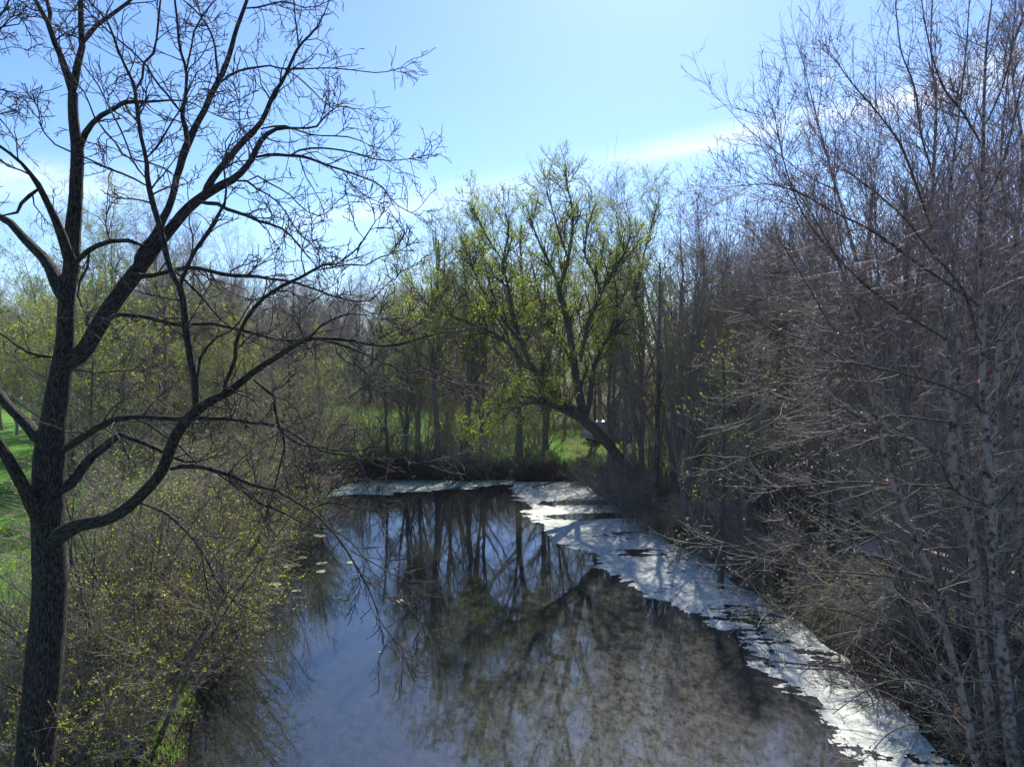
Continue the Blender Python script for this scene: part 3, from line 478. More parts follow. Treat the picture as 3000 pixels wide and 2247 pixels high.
# water
m, nt, o = mat('pond_water'); L = nt.links.new
g = N(nt, 'ShaderNodeNewGeometry'); mp = N(nt, 'ShaderNodeMapping'); mp.inputs['Scale'].default_value = (.7, 1.6, 1); L(g.outputs['Position'], mp.inputs['Vector'])
n1 = N(nt, 'ShaderNodeTexNoise', Scale=2.4, Detail=3.0, Roughness=.5); L(mp.outputs[0], n1.inputs['Vector'])
bp = N(nt, 'ShaderNodeBump', Strength=.05, Distance=.02); L(n1.outputs['Fac'], bp.inputs['Height'])
wat = N(nt, 'ShaderNodeBsdfPrincipled', Roughness=.03, IOR=1.9); wat.inputs['Base Color'].default_value = (.012, .014, .010, 1); L(bp.outputs[0], wat.inputs['Normal'])
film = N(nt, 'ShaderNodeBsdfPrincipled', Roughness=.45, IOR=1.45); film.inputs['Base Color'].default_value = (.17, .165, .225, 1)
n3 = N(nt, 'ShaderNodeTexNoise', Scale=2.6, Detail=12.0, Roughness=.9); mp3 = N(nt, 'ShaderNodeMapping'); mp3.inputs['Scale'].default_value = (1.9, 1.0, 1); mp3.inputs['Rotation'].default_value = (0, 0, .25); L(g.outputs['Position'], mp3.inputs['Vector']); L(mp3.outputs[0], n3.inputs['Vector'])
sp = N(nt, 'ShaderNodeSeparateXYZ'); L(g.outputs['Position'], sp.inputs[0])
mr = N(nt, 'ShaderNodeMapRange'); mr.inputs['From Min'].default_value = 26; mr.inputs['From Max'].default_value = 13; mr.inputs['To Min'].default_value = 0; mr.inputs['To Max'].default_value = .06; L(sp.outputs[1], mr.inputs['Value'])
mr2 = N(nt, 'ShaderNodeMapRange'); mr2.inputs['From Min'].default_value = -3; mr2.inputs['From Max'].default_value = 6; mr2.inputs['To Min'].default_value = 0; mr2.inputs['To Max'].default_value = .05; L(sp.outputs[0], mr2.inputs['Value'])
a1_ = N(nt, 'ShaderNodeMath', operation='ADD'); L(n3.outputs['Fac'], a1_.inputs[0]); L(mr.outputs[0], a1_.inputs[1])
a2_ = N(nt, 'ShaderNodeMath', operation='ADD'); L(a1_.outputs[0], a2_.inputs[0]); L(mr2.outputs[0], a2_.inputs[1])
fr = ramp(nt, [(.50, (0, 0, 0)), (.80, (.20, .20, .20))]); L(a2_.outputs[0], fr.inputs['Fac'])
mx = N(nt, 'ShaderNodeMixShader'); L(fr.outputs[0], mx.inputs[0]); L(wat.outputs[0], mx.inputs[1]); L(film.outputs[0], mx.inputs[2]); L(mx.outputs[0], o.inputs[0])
me = bpy.data.meshes.new('pond'); me.from_pydata([(-16, -60, 0), (13, -60, 0), (13, 46, 0), (-16, 46, 0)], [], [(0, 1, 2, 3)]); me.materials.append(m)
tag(link(bpy.data.objects.new('pond_water', me)), kind='structure')
# ------------------------------------------------------------------ floating scum
def fbm(x, y, s, seed=0):
    r = np.random.default_rng(seed); v = 0; a = 1; t = 0
    for k in range(5):
        for q in range(3):
            th = r.uniform(0, 6.28); ph = r.uniform(0, 6.28); f = 2**k/s*r.uniform(.8, 1.3)
            v = v+a*np.sin((x*math.cos(th)+y*math.sin(th))*f*3+ph+1.5*np.sin((y*math.cos(th)-x*math.sin(th))*f*2+ph))
        t += a*1.7; a *= .55
    return v/t
def cells(fn, x0, x1, y0, y1, c, z):
    X, Y = np.meshgrid(np.arange(x0, x1, c), np.arange(y0, y1, c)); r = np.random.default_rng(3)
    m_ = fn(X+c/2, Y+c/2); ny_, nx_ = X.shape
    XX, YY = np.meshgrid(np.arange(nx_+1), np.arange(ny_+1)); VX = x0+XX*c+r.uniform(-.3, .3, XX.shape)*c; VY = y0+YY*c+r.uniform(-.3, .3, XX.shape)*c
    jj, ii = np.nonzero(m_); b = jj*(nx_+1)+ii; Q = np.stack([b, b+1, b+2+nx_, b+1+nx_], 1)
    used, inv = np.unique(Q, return_inverse=True); V = np.stack([VX.ravel()[used], VY.ravel()[used], np.full(len(used), z)], 1)
    return V, inv.reshape(-1, 4)
def scummat(name, cols, sc=6.0, rough=.5):
    m, nt, o = mat(name); L = nt.links.new
    g = N(nt, 'ShaderNodeNewGeometry'); n = N(nt, 'ShaderNodeTexNoise', Scale=sc, Detail=8.0, Roughness=.7); L(g.outputs['Position'], n.inputs['Vector'])
    r = ramp(nt, [(.3+.4*i/(len(cols)-1), c) for i, c in enumerate(cols)]); L(n.outputs['Fac'], r.inputs['Fac'])
    b = N(nt, 'ShaderNodeBsdfPrincipled', Roughness=rough); L(r.outputs[0], b.inputs['Base Color'])
    bp = N(nt, 'ShaderNodeBump', Strength=.4, Distance=.01); L(n.outputs['Fac'], bp.inputs['Height']); L(bp.outputs[0], b.inputs['Normal']); L(b.outputs[0], o.inputs[0]); return m
M['scum'] = scummat('pale_scum', [(.10, .115, .08), (.40, .42, .36), (.56, .58, .53), (.66, .68, .64)], sc=4.5, rough=.85)
M['scumgreen'] = scummat('green_scum', [(.20, .27, .18), (.34, .42, .32), (.42, .50, .42)])
M['pad'] = scummat('floating_algae', [(.08, .11, .05), (.20, .23, .12), (.26, .28, .18)], sc=9)
SY = np.array([8, 13.7, 17.2, 20.0, 21.6, 23.0, 24.9, 27, 29.2, 34.7, 38, 41.7, 43]); SXL = np.array([7.4, 7.0, 7.0, 6.6, 5.6, 4.8, 4.2, 3.4, 2.6, 1.2, .8, .2, -.5])
def band(x, y): return x-np.interp(y, SY, SXL)
def holes(x, y):
    n = fbm(x*.7, y*1.6, 2.2, 5); g = fbm(x*.8, y*2.6, 1.0, 8)+.9*fbm(x, y*2, .35, 18)
    h = (np.exp(-((x-7.2)/1.0)**2-((y-21)/1.8)**2)*.75+np.exp(-((x-3.4)/2.2)**2-((y-34.2)/.55)**2)*1.9+np.exp(-((x-3.0)/2.4)**2-((y-37.3)/.6)**2)*1.6
         +np.exp(-((x-8)/.7)**2-((y-18.4)/.7)**2)*.7+np.exp(-((x-4.9)/.7)**2-((y-28)/.6)**2)*.8)
    return n*.55+g*.35+h
def scum_right(x, y):
    e = band(x, y)+.35+.5*fbm(x, y*1.4, 2.5, 11)+.3*fbm(x, y*1.4, .7, 12)+.10*fbm(x, y*1.2, .25, 14); return (e > 0) & (inside(x, y) > -.1) & (holes(x, y) < .55) & (e*1.2+.5 > holes(x, y)*1.0)
V, Fq = cells(scum_right, -1, 9.4, 9, 43.4, .045, .006)
tag(link(bpy.data.objects.new('pond_scum', mesh_np('pond_scum', V, Fq, M['scum'], False))), 'pale sunlit scum floating on the water along the right bank', 'scum', kind='stuff')
rd = np.random.default_rng(77); yy_ = rd.uniform(12, 43, 5200); xx_ = np.interp(yy_, SY, SXL)+rd.uniform(0, 1, 5200)**.6*6; k_ = scum_right(xx_, yy_)
Vd, Fd = leaf_quads(np.stack([xx_[k_], yy_[k_], np.full(k_.sum(), .012)], 1), .06); Vd[:, 2] = .009+np.abs(Vd[:, 2]-.012)*.25
tag(link(bpy.data.objects.new('floating_debris', mesh_np('floating_debris', Vd, Fd, M['litterleaf'], False))), 'dead leaves and flecks caught in the scum along the right bank', 'leaf litter', kind='stuff')
def scum_far(x, y):
    lo = np.interp(x, [-12, -10.5, -8, -6.2, -4, -2, 0], [38.5, 38.6, 39.6, 39.9, 41.0, 41.6, 43.2])
    return (y > lo+.5*fbm(x, y*2, 1.8, 21)) & (inside(x, y) > -.1) & (fbm(x, y*2.5, 1.3, 31) < .75)
V, Fq = cells(scum_far, -12.5, .2, 37.5, 44.4, .05, .010)
tag(link(bpy.data.objects.new('pond_scum', mesh_np('pond_scum_far', V, Fq, M['scumgreen'], False))), 'grey green algae scum floating below the far bank', 'scum', kind='stuff')
pads = [(640, 1590, .8), (700, 1605, .6), (760, 1630, .7), (830, 1600, .5), (880, 1640, .55), (934, 1682, .55), (935, 1657, .6), (845, 1665, .9), (790, 1720, .8), (1003, 1763, .6), (1020, 1655, .5), (1165, 1773, .6), (1190, 1776, .35), (760, 1780, .5),
        (860, 1740, .4), (1105, 1926, .14), (700, 1700, .9), (650, 1800, 1.0), (600, 1880, 1.0), (690, 1860, .7), (560, 1980, .9), (520, 2060, 1.0), (930, 1575, .8), (1000, 1560, .9), (740, 1545, 1.2), (850, 1535, 1.0), (620, 1760, .7)]
for k, (px, py, w) in enumerate(pads):
    w *= .8
    d = CAMZ/((py-1030)/F); x = gx(px, d); n = 26
    if float(inside(x, d)) < .2: continue
    th = np.linspace(0, 6.283, n, endpoint=False); rr = w*(.34+.07*np.sin(2*th+k)+.05*np.sin(3*th+2*k)+.03*np.sin(7*th+k))
    r0 = w*.36; V = np.concatenate([[(0, 0, .012)], np.stack([rr*np.cos(th)*1.2, rr*np.sin(th), np.full(n, .009)], 1), np.stack([rr*np.cos(th)*1.21, rr*np.sin(th)*1.01, np.full(n, -.01)], 1)])
    T = [(0, 1+q, 1+(q+1) % n) for q in range(n)]+[(1+q, 1+n+q, 1+n+(q+1) % n, 1+(q+1) % n) for q in range(n)]
    me = bpy.data.meshes.new('algae'); me.from_pydata([tuple(v) for v in V], [], T); me.materials.append(M['pad'])
    o = link(bpy.data.objects.new('algae_patch', me)); o.location = (x, d, .004)
    lab = 'small flat algae raft floating on the blue reflecting water' if px > 900 else 'flat algae raft floating at the left side of the pond beside the bushes'
    tag(o, lab, 'algae patch', 'algae rafts on open water' if px > 900 else 'algae rafts near the left bank')
# ------------------------------------------------------------------ prototypes
P = {}
P['oak'] = tree_proto('spreading', 17, 'oak', M['darkbark'], M['twigbrown'], M['leafpurp'], 1, lsize=.05, lper=.25, rtw=.007)
P['oak2'] = tree_proto('spreading_b', 17, 'oak', M['greybark'], M['twigbrown'], None, 2, rtw=.007)
P['vase'] = tree_proto('fan', 18, 'vase', M['greybark'], M['twigpurple'], M['leafpurp'], 3, dens=.72, lsize=.07, lper=.4, rtw=.006)
P['vase2'] = tree_proto('fan_b', 18, 'vase', M['greybark'], M['twigbrown'], M['leafpale'], 4, lsize=.07, lper=.6, rtw=.006)
P['leafy'] = tree_proto('leafy', 16, 'round', M['greybark'], M['twigbrown'], M['leafyel'], 5, dens=.7, lsize=.10, lper=5.6)
P['leafy2'] = tree_proto('leafy_b', 16, 'vase', M['greybark'], M['twigbrown'], M['leafyel'], 6, dens=.7, lsize=.092, lper=5.6)
P['green'] = tree_proto('green', 15, 'round', M['darkbark'], M['twigbrown'], M['leafgrn'], 7, dens=.7, lsize=.13, lper=1.6)
P['bare'] = tree_proto('bare', 15, 'round', M['greybark'], M['twigbrown'], None, 8)
P['slim'] = tree_proto('slim', 10, 'slim', M['darkbark'], M['twigbrown'], M['leafyel'], 9, dens=.8, lsize=.08, lper=1.5, rtw=.005)
P['slim2'] = tree_proto('slim_b', 10, 'slim', M['greybark'], M['twiggrey'], None, 10, dens=.9, rtw=.005)
P['pine'] = tree_proto('pine', 16, 'slim', M['darkbark'], M['leafpine'], M['leafpine'], 11, dens=1, lsize=.22, lper=1.4)
P['shrub'] = shrub_proto('leafy_shrub', 4, 2.2, 14, M['greybark'], M['twigbrown'], M['leafyel'], 1, lsize=.050, lper=3.8)
P['shrub2'] = shrub_proto('leafy_shrub_b', 4.5, 1.8, 10, M['darkbark'], M['twigbrown'], M['leafyel'], 2, lsize=.045, lper=2.0)
P['bareshrub'] = shrub_proto('bare_shrub', 3, 2.0, 22, M['greybark'], M['twiggrey'], None, 3)
P['bramble'] = shrub_proto('bramble', 1.8, 2.2, 44, M['darkbark'], M['twigdark'], None, 4, arch=-.14, wob=.2)
P['bramble2'] = shrub_proto('bramble_b', 1.8, 2.0, 30, M['greybark'], M['twigbrown'], M['leafyel'], 5, arch=-.12, wob=.2, lsize=.05, lper=.5)
P['rusty'] = shrub_proto('rusty_shrub', 2, 1.6, 18, M['darkbark'], M['twigbrown'], M['leaforange'], 6, lsize=.05, lper=.35)
P['thicket'] = shrub_proto('thicket', 7, 3.0, 16, M['greybark'], M['twigbrown'], M['leafyel'], 7, lsize=.075, lper=1.6, b1=8, b2=8, rtw=.005)
P['thicket2'] = shrub_proto('thicket_b', 7, 3.0, 18, M['darkbark'], M['twigbrown'], None, 8, b1=8, b2=9, rtw=.005)
hts = dict(oak=17, oak2=17, vase=18, vase2=18, leafy=16, leafy2=16, green=15, bare=15, slim=10, slim2=10, pine=16)
def tree_px(pk, px, top, d, label, group=None, name='bare_tree', rz=None, wide=1.0, tilt=(0, 0)):
    """tree whose base stands on the sight line of px at depth d, tall enough that its top reaches the height seen at row 'top'"""
    x = gx(px, d); H = CAMZ+(1030-top)/F*d-gz(x, d); k = H/(hts[pk]*TOPK[pk])
    return place(P[pk], name, x, d, label, 'tree', group, rz, k*wide, k, tilt)
TOPK = {}
for k_ in hts:
    me = P[k_][1]; co = np.empty(len(me.vertices)*3, np.float32); me.vertices.foreach_get('co', co); TOPK[k_] = float(np.percentile(co[2::3], 97.5))/hts[k_]
# trees one can tell apart (photograph x of the foot, row of the top, distance)
tree_px('leafy2', 350, 560, 46, 'tall tree hazed with pale new leaves behind the big bare tree', name='leafing_tree')
tree_px('vase2', 540, 700, 52, 'slender upright tree with pale buds between the forks of the big bare tree', name='budding_tree')
tree_px('vase', 700, 690, 62, 'bare fan shaped tree with purple twigs beyond the sweeping low limb')
tree_px('leafy', 150, 900, 34, 'low spreading tree with new leaves on the lawn edge left of the big trunk', name='leafing_tree')
tree_px('vase', 850, 700, 72, 'taller purple twigged tree behind the meadow left of centre', 'purple twigged trees behind the meadow')
tree_px('vase', 1050, 770, 84, 'round topped purple twigged tree at the meadow edge', 'purple twigged trees behind the meadow')
tree_px('vase', 1310, 640, 56, 'pale purple twigged tree rising just left of the leafy pond trees', rz=1)
tree_px('leafy', 1365, 690, 46.5, 'leafy tree on the far bank whose trunk is mirrored in the pond', name='leafing_tree', wide=.9)
tree_px('leafy2', 1410, 600, 47.5, 'second trunk beside the mirrored tree, taller with thin yellow leaves', name='leafing_tree', wide=.8)
tree_px('slim', 1135, 980, 46, 'thin leaning tree standing at the left end of the meadow bank', name='slender_tree', tilt=(0, -.08))
tree_px('slim2', 1228, 1010, 46.5, 'thin straight bare tree on the meadow bank beside the leaning one', name='slender_tree', wide=.7)
tree_px('leafy', 1520, 610, 50, 'leafy tree directly behind the leaning tree', name='leafing_tree')
tree_px('leafy2', 1600, 560, 54, 'tall yellow green tree half hidden behind the leaning tree', name='leafing_tree')
tree_px('slim', 1925, 720, 35, 'slim straight trunk right of the leaning tree by the bank', name='slender_tree')
tree_px('leafy2', 1880, 540, 43, 'tree with clumps of yellow leaves at its top between leaning tree and grey fan tree', name='leafing_tree', wide=.9)
tree_px('vase', 2035, 495, 38, 'tall grey fan shaped tree with purple drooping top twigs right of the leaning tree', rz=2)
tree_px('vase2', 2010, 700, 31, 'double stemmed grey tree close to the right bank', name='budding_tree', wide=.7)
tree_px('vase2', 2230, 700, 44, 'greenish budding tree left of the dark crowned oaks', name='budding_tree')
tree_px('oak', 2420, 600, 39, 'dark round crowned bare oak, first behind the birch clump', 'dark oaks behind the birches', 'oak_tree')
tree_px('oak', 2600, 545, 42, 'dark crowned bare oak in the middle of the three behind the birches', 'dark oaks behind the birches', 'oak_tree')
tree_px('oak', 2850, 520, 36, 'largest dark crowned bare oak at the right edge behind the birches', 'dark oaks behind the birches', 'oak_tree')
tree_px('oak2', 3080, 470, 30, 'bare oak cut by the right edge of the view', name='oak_tree')
tree_px('leafy', 1760, 760, 58, 'leafy tree seen through the right limbs of the leaning tree', name='leafing_tree')
tree_px('oak2', 2150, 760, 56, 'grey bare oak further back between the fan tree and the birches', name='oak_tree')
tree_px('leafy', 260, 820, 33, 'broad yellow green tree on the left bank behind the fork of the low limb', name='leafing_tree')
tree_px('leafy', 480, 800, 38, 'yellow green tree behind the upright shoot of the sweeping limb', name='leafing_tree')
tree_px('leafy2', 640, 860, 41, 'thin yellow leaved tree right of the upright shoot', name='leafing_tree')
tree_px('leafy', 930, 960, 44.8, 'small bright tree leaning over the left corner of the pond', name='leafing_tree', wide=.8)
tree_px('vase', 2640, 120, 19, 'tall thin stemmed grey tree left behind the birch clump, purple at the top', rz=.5, wide=.8)
tree_px('vase', 2830, 60, 21, 'tall multi stemmed grey tree directly behind the birch clump', rz=2.5, wide=.8)
tree_px('vase', 3120, 20, 18, 'tall grey multi stemmed tree cut by the right frame edge behind the birches', rz=4, wide=.8)
tree_px('vase2', 2480, 400, 26, 'grey budding tree between the bank and the oaks', name='budding_tree', wide=.9)
tree_px('leafy2', 230, 640, 50, 'pale leafing tree left of the tallest one behind the big trunk', name='leafing_tree')
tree_px('vase2', 450, 640, 48, 'pale budding tree right of the tallest one behind the big trunk', name='budding_tree')
tree_px('leafy2', 1220, 720, 54, 'leafing tree between the purple tree and the mirrored tree', name='leafing_tree')
tree_px('leafy2', 1790, 640, 48, 'yellow leaved tree closing the gap right of the leaning tree', name='leafing_tree')
tree_px('oak', 2280, 620, 46, 'bare oak left of the three dark crowned oaks', name='oak_tree')
for k_, (px_, d_, tp_) in enumerate([(1800, 38.6, 1040), (1836, 36.0, 1000), (1862, 37.0, 1080)]):
    tree_px('slim2', px_, tp_, d_, 'straight thin grey stem standing in the row before the leaning trunk', 'thin stems before the leaning trunk', 'slender_tree', wide=.8)
tree_px('leafy', 1285, 650, 45.6, 'yellow leaved tree standing left of the mirrored trunks on the far bank', name='leafing_tree', wide=.9)
tree_px('leafy2', 1185, 760, 46.5, 'smaller yellow leaved tree at the right end of the open meadow', name='leafing_tree', wide=.9)
tree_px('vase', 1975, 520, 41, 'grey tree just left of the tall fan shaped tree, with fine purple top')
tree_px('vase', 2110, 560, 44, 'grey tree just right of the tall fan shaped tree, a little lower')
tree_px('green', 2330, 900, 40, 'bright green bushy tree in the gap left of the birches', name='leafing_tree')
tree_px('leafy', 2100, 860, 36, 'low yellow green tree right of the double stemmed grey tree', name='leafing_tree')
# the wood, row by row
def row(n, x0, x1, d0, d1, t0, t1, kinds, label, group, name='bare_tree', seed=0):
    r = random.Random(seed)
    for k in range(n):
        u = (k+r.uniform(.1, .9))/n; pk = kinds[r.randrange(len(kinds))]; dd = r.uniform(d0, d1); tt = r.uniform(t0, t1)
        if 12.2 < gx(x0+(x1-x0)*u, dd) < 19 and dd < 29: continue
        tree_px(pk, x0+(x1-x0)*u, tt, dd, label, group, name, rz=r.uniform(0, 6.28))
row(46, -150, 1600, 98, 120, 820, 900, ['bare', 'vase2', 'bare', 'oak2'], 'bare tree of the far wood behind the meadow and lawn', 'bare trees of the far wood', seed=1)
row(44, -150, 1600, 100, 128, 850, 910, ['leafy', 'green', 'pine', 'leafy2'], 'green tree of the far wood behind the meadow and lawn', 'green trees of the far wood', 'leafing_tree', seed=2)
row(16, 1560, 3250, 80, 110, 700, 860, ['bare', 'vase', 'oak2', 'vase2'], 'bare tree deep in the wood behind the right bank', 'bare trees deep in the right wood', seed=3)
row(20, 1560, 2900, 66, 96, 800, 900, ['leafy', 'green', 'leafy2'], 'leafing tree deep in the wood behind the right bank', 'leafing trees deep in the right wood', 'leafing_tree', seed=4)
row(10, 2100, 3250, 42, 70, 620, 780, ['bare', 'oak', 'oak', 'vase2', 'oak2'], 'bare tree of the thick wood right of the pond', 'bare trees of the right wood', seed=5)
row(12, 60, 820, 50, 70, 800, 930, ['leafy2', 'vase2', 'bare', 'leafy2'], 'slender tree in the thin wood between lawn and pond', 'slender trees between lawn and pond', 'budding_tree', seed=6)
row(10, 180, 900, 30, 46, 900, 1080, ['slim', 'slim2', 'slim'], 'thin young tree on the left bank above the bushes', 'thin young trees on the left bank', 'slender_tree', seed=7)
row(12, 2100, 2900, 22, 36, 850, 1060, ['slim2', 'slim', 'slim2'], 'thin young tree behind the birches', 'thin young trees behind the birches', 'slender_tree', seed=8)
row(8, 1560, 2120, 44, 62, 880, 1010, ['slim', 'slim2', 'leafy'], 'thin young tree behind the leaning tree', 'thin young trees behind the leaning tree', 'slender_tree', seed=9)
row(5, -120, 200, 62, 75, 830, 930, ['leafy', 'bare', 'leafy2'], 'tree at the far edge of the lawn', 'trees at the far edge of the lawn', 'leafing_tree', seed=12)
def shrubs(n, pts, kinds, smin, smax, label, group, name, seed=0, z=None):
    r = random.Random(seed)
    for k in range(n):
        x, y = pts(r, k/n)
        if 12.2 < x < 19 and 15 < y < 29 and r.random() < .8: continue
        kd = kinds[r.randrange(len(kinds))]
        place(P[kd], name, x, y, label, 'shrub', group, r.uniform(0, 6.28), r.uniform(smin, smax), z=z)
xlf = lambda y: float(np.interp(y, YS, XL)); xrf = lambda y: float(np.interp(y, YS, XR))
shrubs(24, lambda r, u: (lambda y: (xlf(y)-r.uniform(-.3, 2.6), y))(12.0+u*13.4+r.uniform(-.4, .4)), ['shrub', 'shrub2', 'shrub'], .75, 1.2, 'leafing bush with small yellow green leaves on the near left bank', 'yellow green bushes on the near left bank', 'leafy_bush', 1)
shrubs(16, lambda r, u: (lambda y: (xlf(y)-r.uniform(-.1, 3.5), y))(24+u*18+r.uniform(-.5, .5)), ['shrub', 'shrub2', 'thicket'], .75, 1.1, 'leafing bush on the left bank further along the pond', 'bushes on the further left bank', 'leafy_bush', 2)
shrubs(6, lambda r, u: (gx(r.uniform(-60, 420), 12+u*9), 12+u*9), ['bareshrub', 'shrub2'], .6, .95, 'bare grey bush at the foot of the big bare tree', 'grey bushes around the big trunk', 'bare_bush', 3)
shrubs(24, lambda r, u: (-12+u*16+r.uniform(-.4, .4), 44.3+r.uniform(0, 1.2)), ['bramble', 'bramble', 'bareshrub'], .75, 1.1, 'dark tangled bramble overhanging the far bank', 'brambles along the far bank', 'bramble_bush', 4)
shrubs(40, lambda r, u: (lambda y: (xrf(y)+r.uniform(-.2, 2.0), y))(10+u*33+r.uniform(-.5, .5)), ['bramble', 'bramble2', 'bareshrub', 'bramble2'], .55, .95, 'low tangled bramble along the right edge of the pond', 'brambles along the right bank', 'bramble_bush', 5)
shrubs(26, lambda r, u: (lambda y: (xrf(y)+r.uniform(1.8, 10), y))(15+u*26+r.uniform(-.5, .5)), ['bareshrub', 'bramble2', 'shrub2', 'thicket2'], .5, .85, 'thin bush among dead leaves behind the right bank', 'bushes behind the right bank', 'bare_bush', 6)
shrubs(11, lambda r, u: (lambda y: (gx(r.uniform(2300, 3150), y), y))(28+u*16), ['thicket2', 'thicket', 'thicket2'], .8, 1.1, 'tall grey thicket behind the birches', 'thickets behind the birches', 'thicket_bush', 7)
shrubs(70, lambda r, u: (lambda y: (gx(-100+u*1720, y), y))(r.uniform(93, 108)), ['thicket', 'thicket', 'thicket2'], .8, 1.25, 'grey undergrowth bush at the edge of the far wood', 'undergrowth at the edge of the far wood', 'thicket_bush', 8)
shrubs(22, lambda r, u: (lambda y: (gx(1980+u*1250, y), y))(r.uniform(42, 70)), ['thicket', 'thicket2', 'thicket2'], .9, 1.3, 'undergrowth bush deep in the right wood', 'undergrowth of the right wood', 'thicket_bush', 9)
shrubs(24, lambda r, u: (lambda y: (gx(150+u*720, y), y))(r.uniform(38, 66)), ['thicket', 'thicket', 'thicket2'], .6, .95, 'leafing thicket in the thin wood left of the meadow', 'thickets left of the meadow', 'thicket_bush', 10)
shrubs(2, lambda r, u: (gx(1765+u*150, 36.5), 36.3+r.uniform(-.3, 1.2)), ['bareshrub'], .5, .6, 'upright grey bush at the foot of the leaning tree', 'thickets by the leaning tree', 'thicket_bush', 11)
shrubs(18, lambda r, u: (lambda y: (gx(1480+u*900, y), y))(r.uniform(60, 80)), ['thicket', 'thicket'], .6, .9, 'undergrowth bush beside the pale track behind the leaning tree', 'undergrowth beside the track', 'thicket_bush', 14)
shrubs(24, lambda r, u: (lambda y: (gx(960+u*660, y), y))(r.uniform(45.5, 56)), ['bareshrub', 'shrub2', 'thicket'], .6, .9, 'thin brush on the meadow side of the far bank', 'brush above the far bank', 'bare_bush', 15)
def fallen(px, d, ln, az, r_, lab, z0=.12):
    n = 12; x = gx(px, d); s_ = np.linspace(0, ln, n); q = np.stack([x+s_*math.cos(az)+np.cumsum(rng.normal(size=n))*.04, d+s_*math.sin(az)+np.cumsum(rng.normal(size=n))*.04, 0*s_], 1); q[:, 2] = np.maximum(ground(q[:, 0], q[:, 1]), 0)+z0+s_*.03
    R0 = r_*(1-.7*s_/ln); g1 = grow((q[None], R0[None]), 7, .25, 1, .8, ln*.3, n=6, wob=.15, up=.02, r0=.6, rmin=.006); g2 = grow(g1, 4, .1, 1, .8, ln*.1, n=4, wob=.2, r0=.7, rmin=.004)
    return tag(link(bpy.data.objects.new('fallen_branch', tube_mesh('fallen_branch', [(q[None], R0[None], 10), (g1[0], g1[1], 5), (g2[0], g2[1], 3)], M['greybark']))), lab, 'branch')
fallen(2150, 34, 4.5, .5, .11, 'pale fallen trunk lying on the right bank behind the grey double stem', .2)
fallen(2330, 24.5, 3.2, 2.6, .05, 'thin fallen branch reaching from the right bank over the scum, further one')
fallen(2500, 17.5, 2.4, 2.9, .04, 'short dead branch lying in the near scum at the right bank', .05)
fallen(2600, 21, 3.5, .9, .07, 'grey fallen branch on the leaf litter in front of the footbridge')
fallen(1040, 43.2, 3.5, -.7, .07, 'dead branch dipping into the far algae scum below the brambles', .25)
fallen(1560, 41.2, 3.0, .6, .06, 'dead branch between far scum and leaning tree')
place(P['rusty'], 'rusty_bush', gx(2270, 30), 30, 'low bush with rusty orange leaves behind the right bank', 'shrub', s=1.0)
place(P['rusty'], 'rusty_bush', gx(2190, 31.5), 31.5, 'smaller rusty leaved bush left of its rusty neighbour', 'shrub', s=.7)
# ------------------------------------------------------------------ grass, leaf litter
def blades(n, fx, h, w, mt, name, label, seed, kind='stuff'):
    r = np.random.default_rng(seed); x, y = fx(r, n); ok = inside(x, y) < -.15; x, y = x[ok], y[ok]; z = ground(x, y); n = len(x)
    a = r.uniform(0, 6.28, n); hh = h*r.uniform(.5, 1.3, n); ln = r.normal(size=(n, 2))*.35*hh[:, None]
    b = np.stack([np.cos(a), np.sin(a), 0*a], 1)*w/2; c = np.stack([x, y, z-.01], 1); mid = c+np.stack([ln[:, 0]*.4, ln[:, 1]*.4, hh*.6], 1); tip = c+np.stack([ln[:, 0], ln[:, 1], hh], 1)
    V = np.stack([c-b, c+b, mid+b*.7, tip, mid-b*.7], 1).reshape(-1, 3); Fq = np.arange(n*5).reshape(-1, 5)
    return tag(link(bpy.data.objects.new(name, mesh_np(name, V, Fq, mt, False))), label, 'grass', kind=kind)
blades(70000, lambda r, n: (lambda y: (y*r.uniform(-.85, -.28, n), y))(10+48*r.uniform(0, 1, n)**1.3), .16, .022, M['grassblade'], 'lawn_grass', 'bright green grass of the lawn left of the pond', 1)
blades(60000, lambda r, n: (lambda y: (y*r.uniform(-.62, .3, n), y))(r.uniform(45, 96, n)), .3, .05, M['grassblade'], 'meadow_grass', 'bright green meadow grass beyond the far bank', 2)
blades(14000, lambda r, n: (lambda y: (np.interp(y, YS, XR)+r.uniform(.2, 14, n), y))(r.uniform(11, 60, n)), .15, .02, M['grassblade'], 'bank_grass', 'sparse green grass on the right bank', 3)
blades(1600, lambda r, n: (gx(760, 11.2)+r.normal(size=n)*.45-.35, 11.2+r.normal(size=n)*.4), 1.3, .008, M['drygrass'], 'dry_grass', 'clump of tall dry grass at the bottom left water edge', 4)
r = np.random.default_rng(9); n = 60000; y = r.uniform(9, 46, n); x = np.interp(y, YS, XR)+r.uniform(.1, 16, n)**1.0; ok = inside(x, y) < -.1; x, y = x[ok], y[ok]
V, Fq = leaf_quads(np.stack([x, y, ground(x, y)+.015], 1), .075); V[:, 2] = np.maximum(V[:, 2], 0)
tag(link(bpy.data.objects.new('leaf_litter', mesh_np('leaf_litter', V, Fq, M['litterleaf'], False))), 'dead leaves lying on the right bank', 'leaf litter', kind='stuff')
r = np.random.default_rng(10); n = 26000; y = r.uniform(9, 46, n); x = np.interp(y, YS, XL)-r.uniform(.1, 6, n); ok = inside(x, y) < -.1; x, y = x[ok], y[ok]
V, Fq = leaf_quads(np.stack([x, y, ground(x, y)+.015], 1), .07)
tag(link(bpy.data.objects.new('leaf_litter', mesh_np('leaf_litter_left', V, Fq, M['litterleaf'], False))), 'dead leaves under the bushes on the left bank', 'leaf litter', kind='stuff')
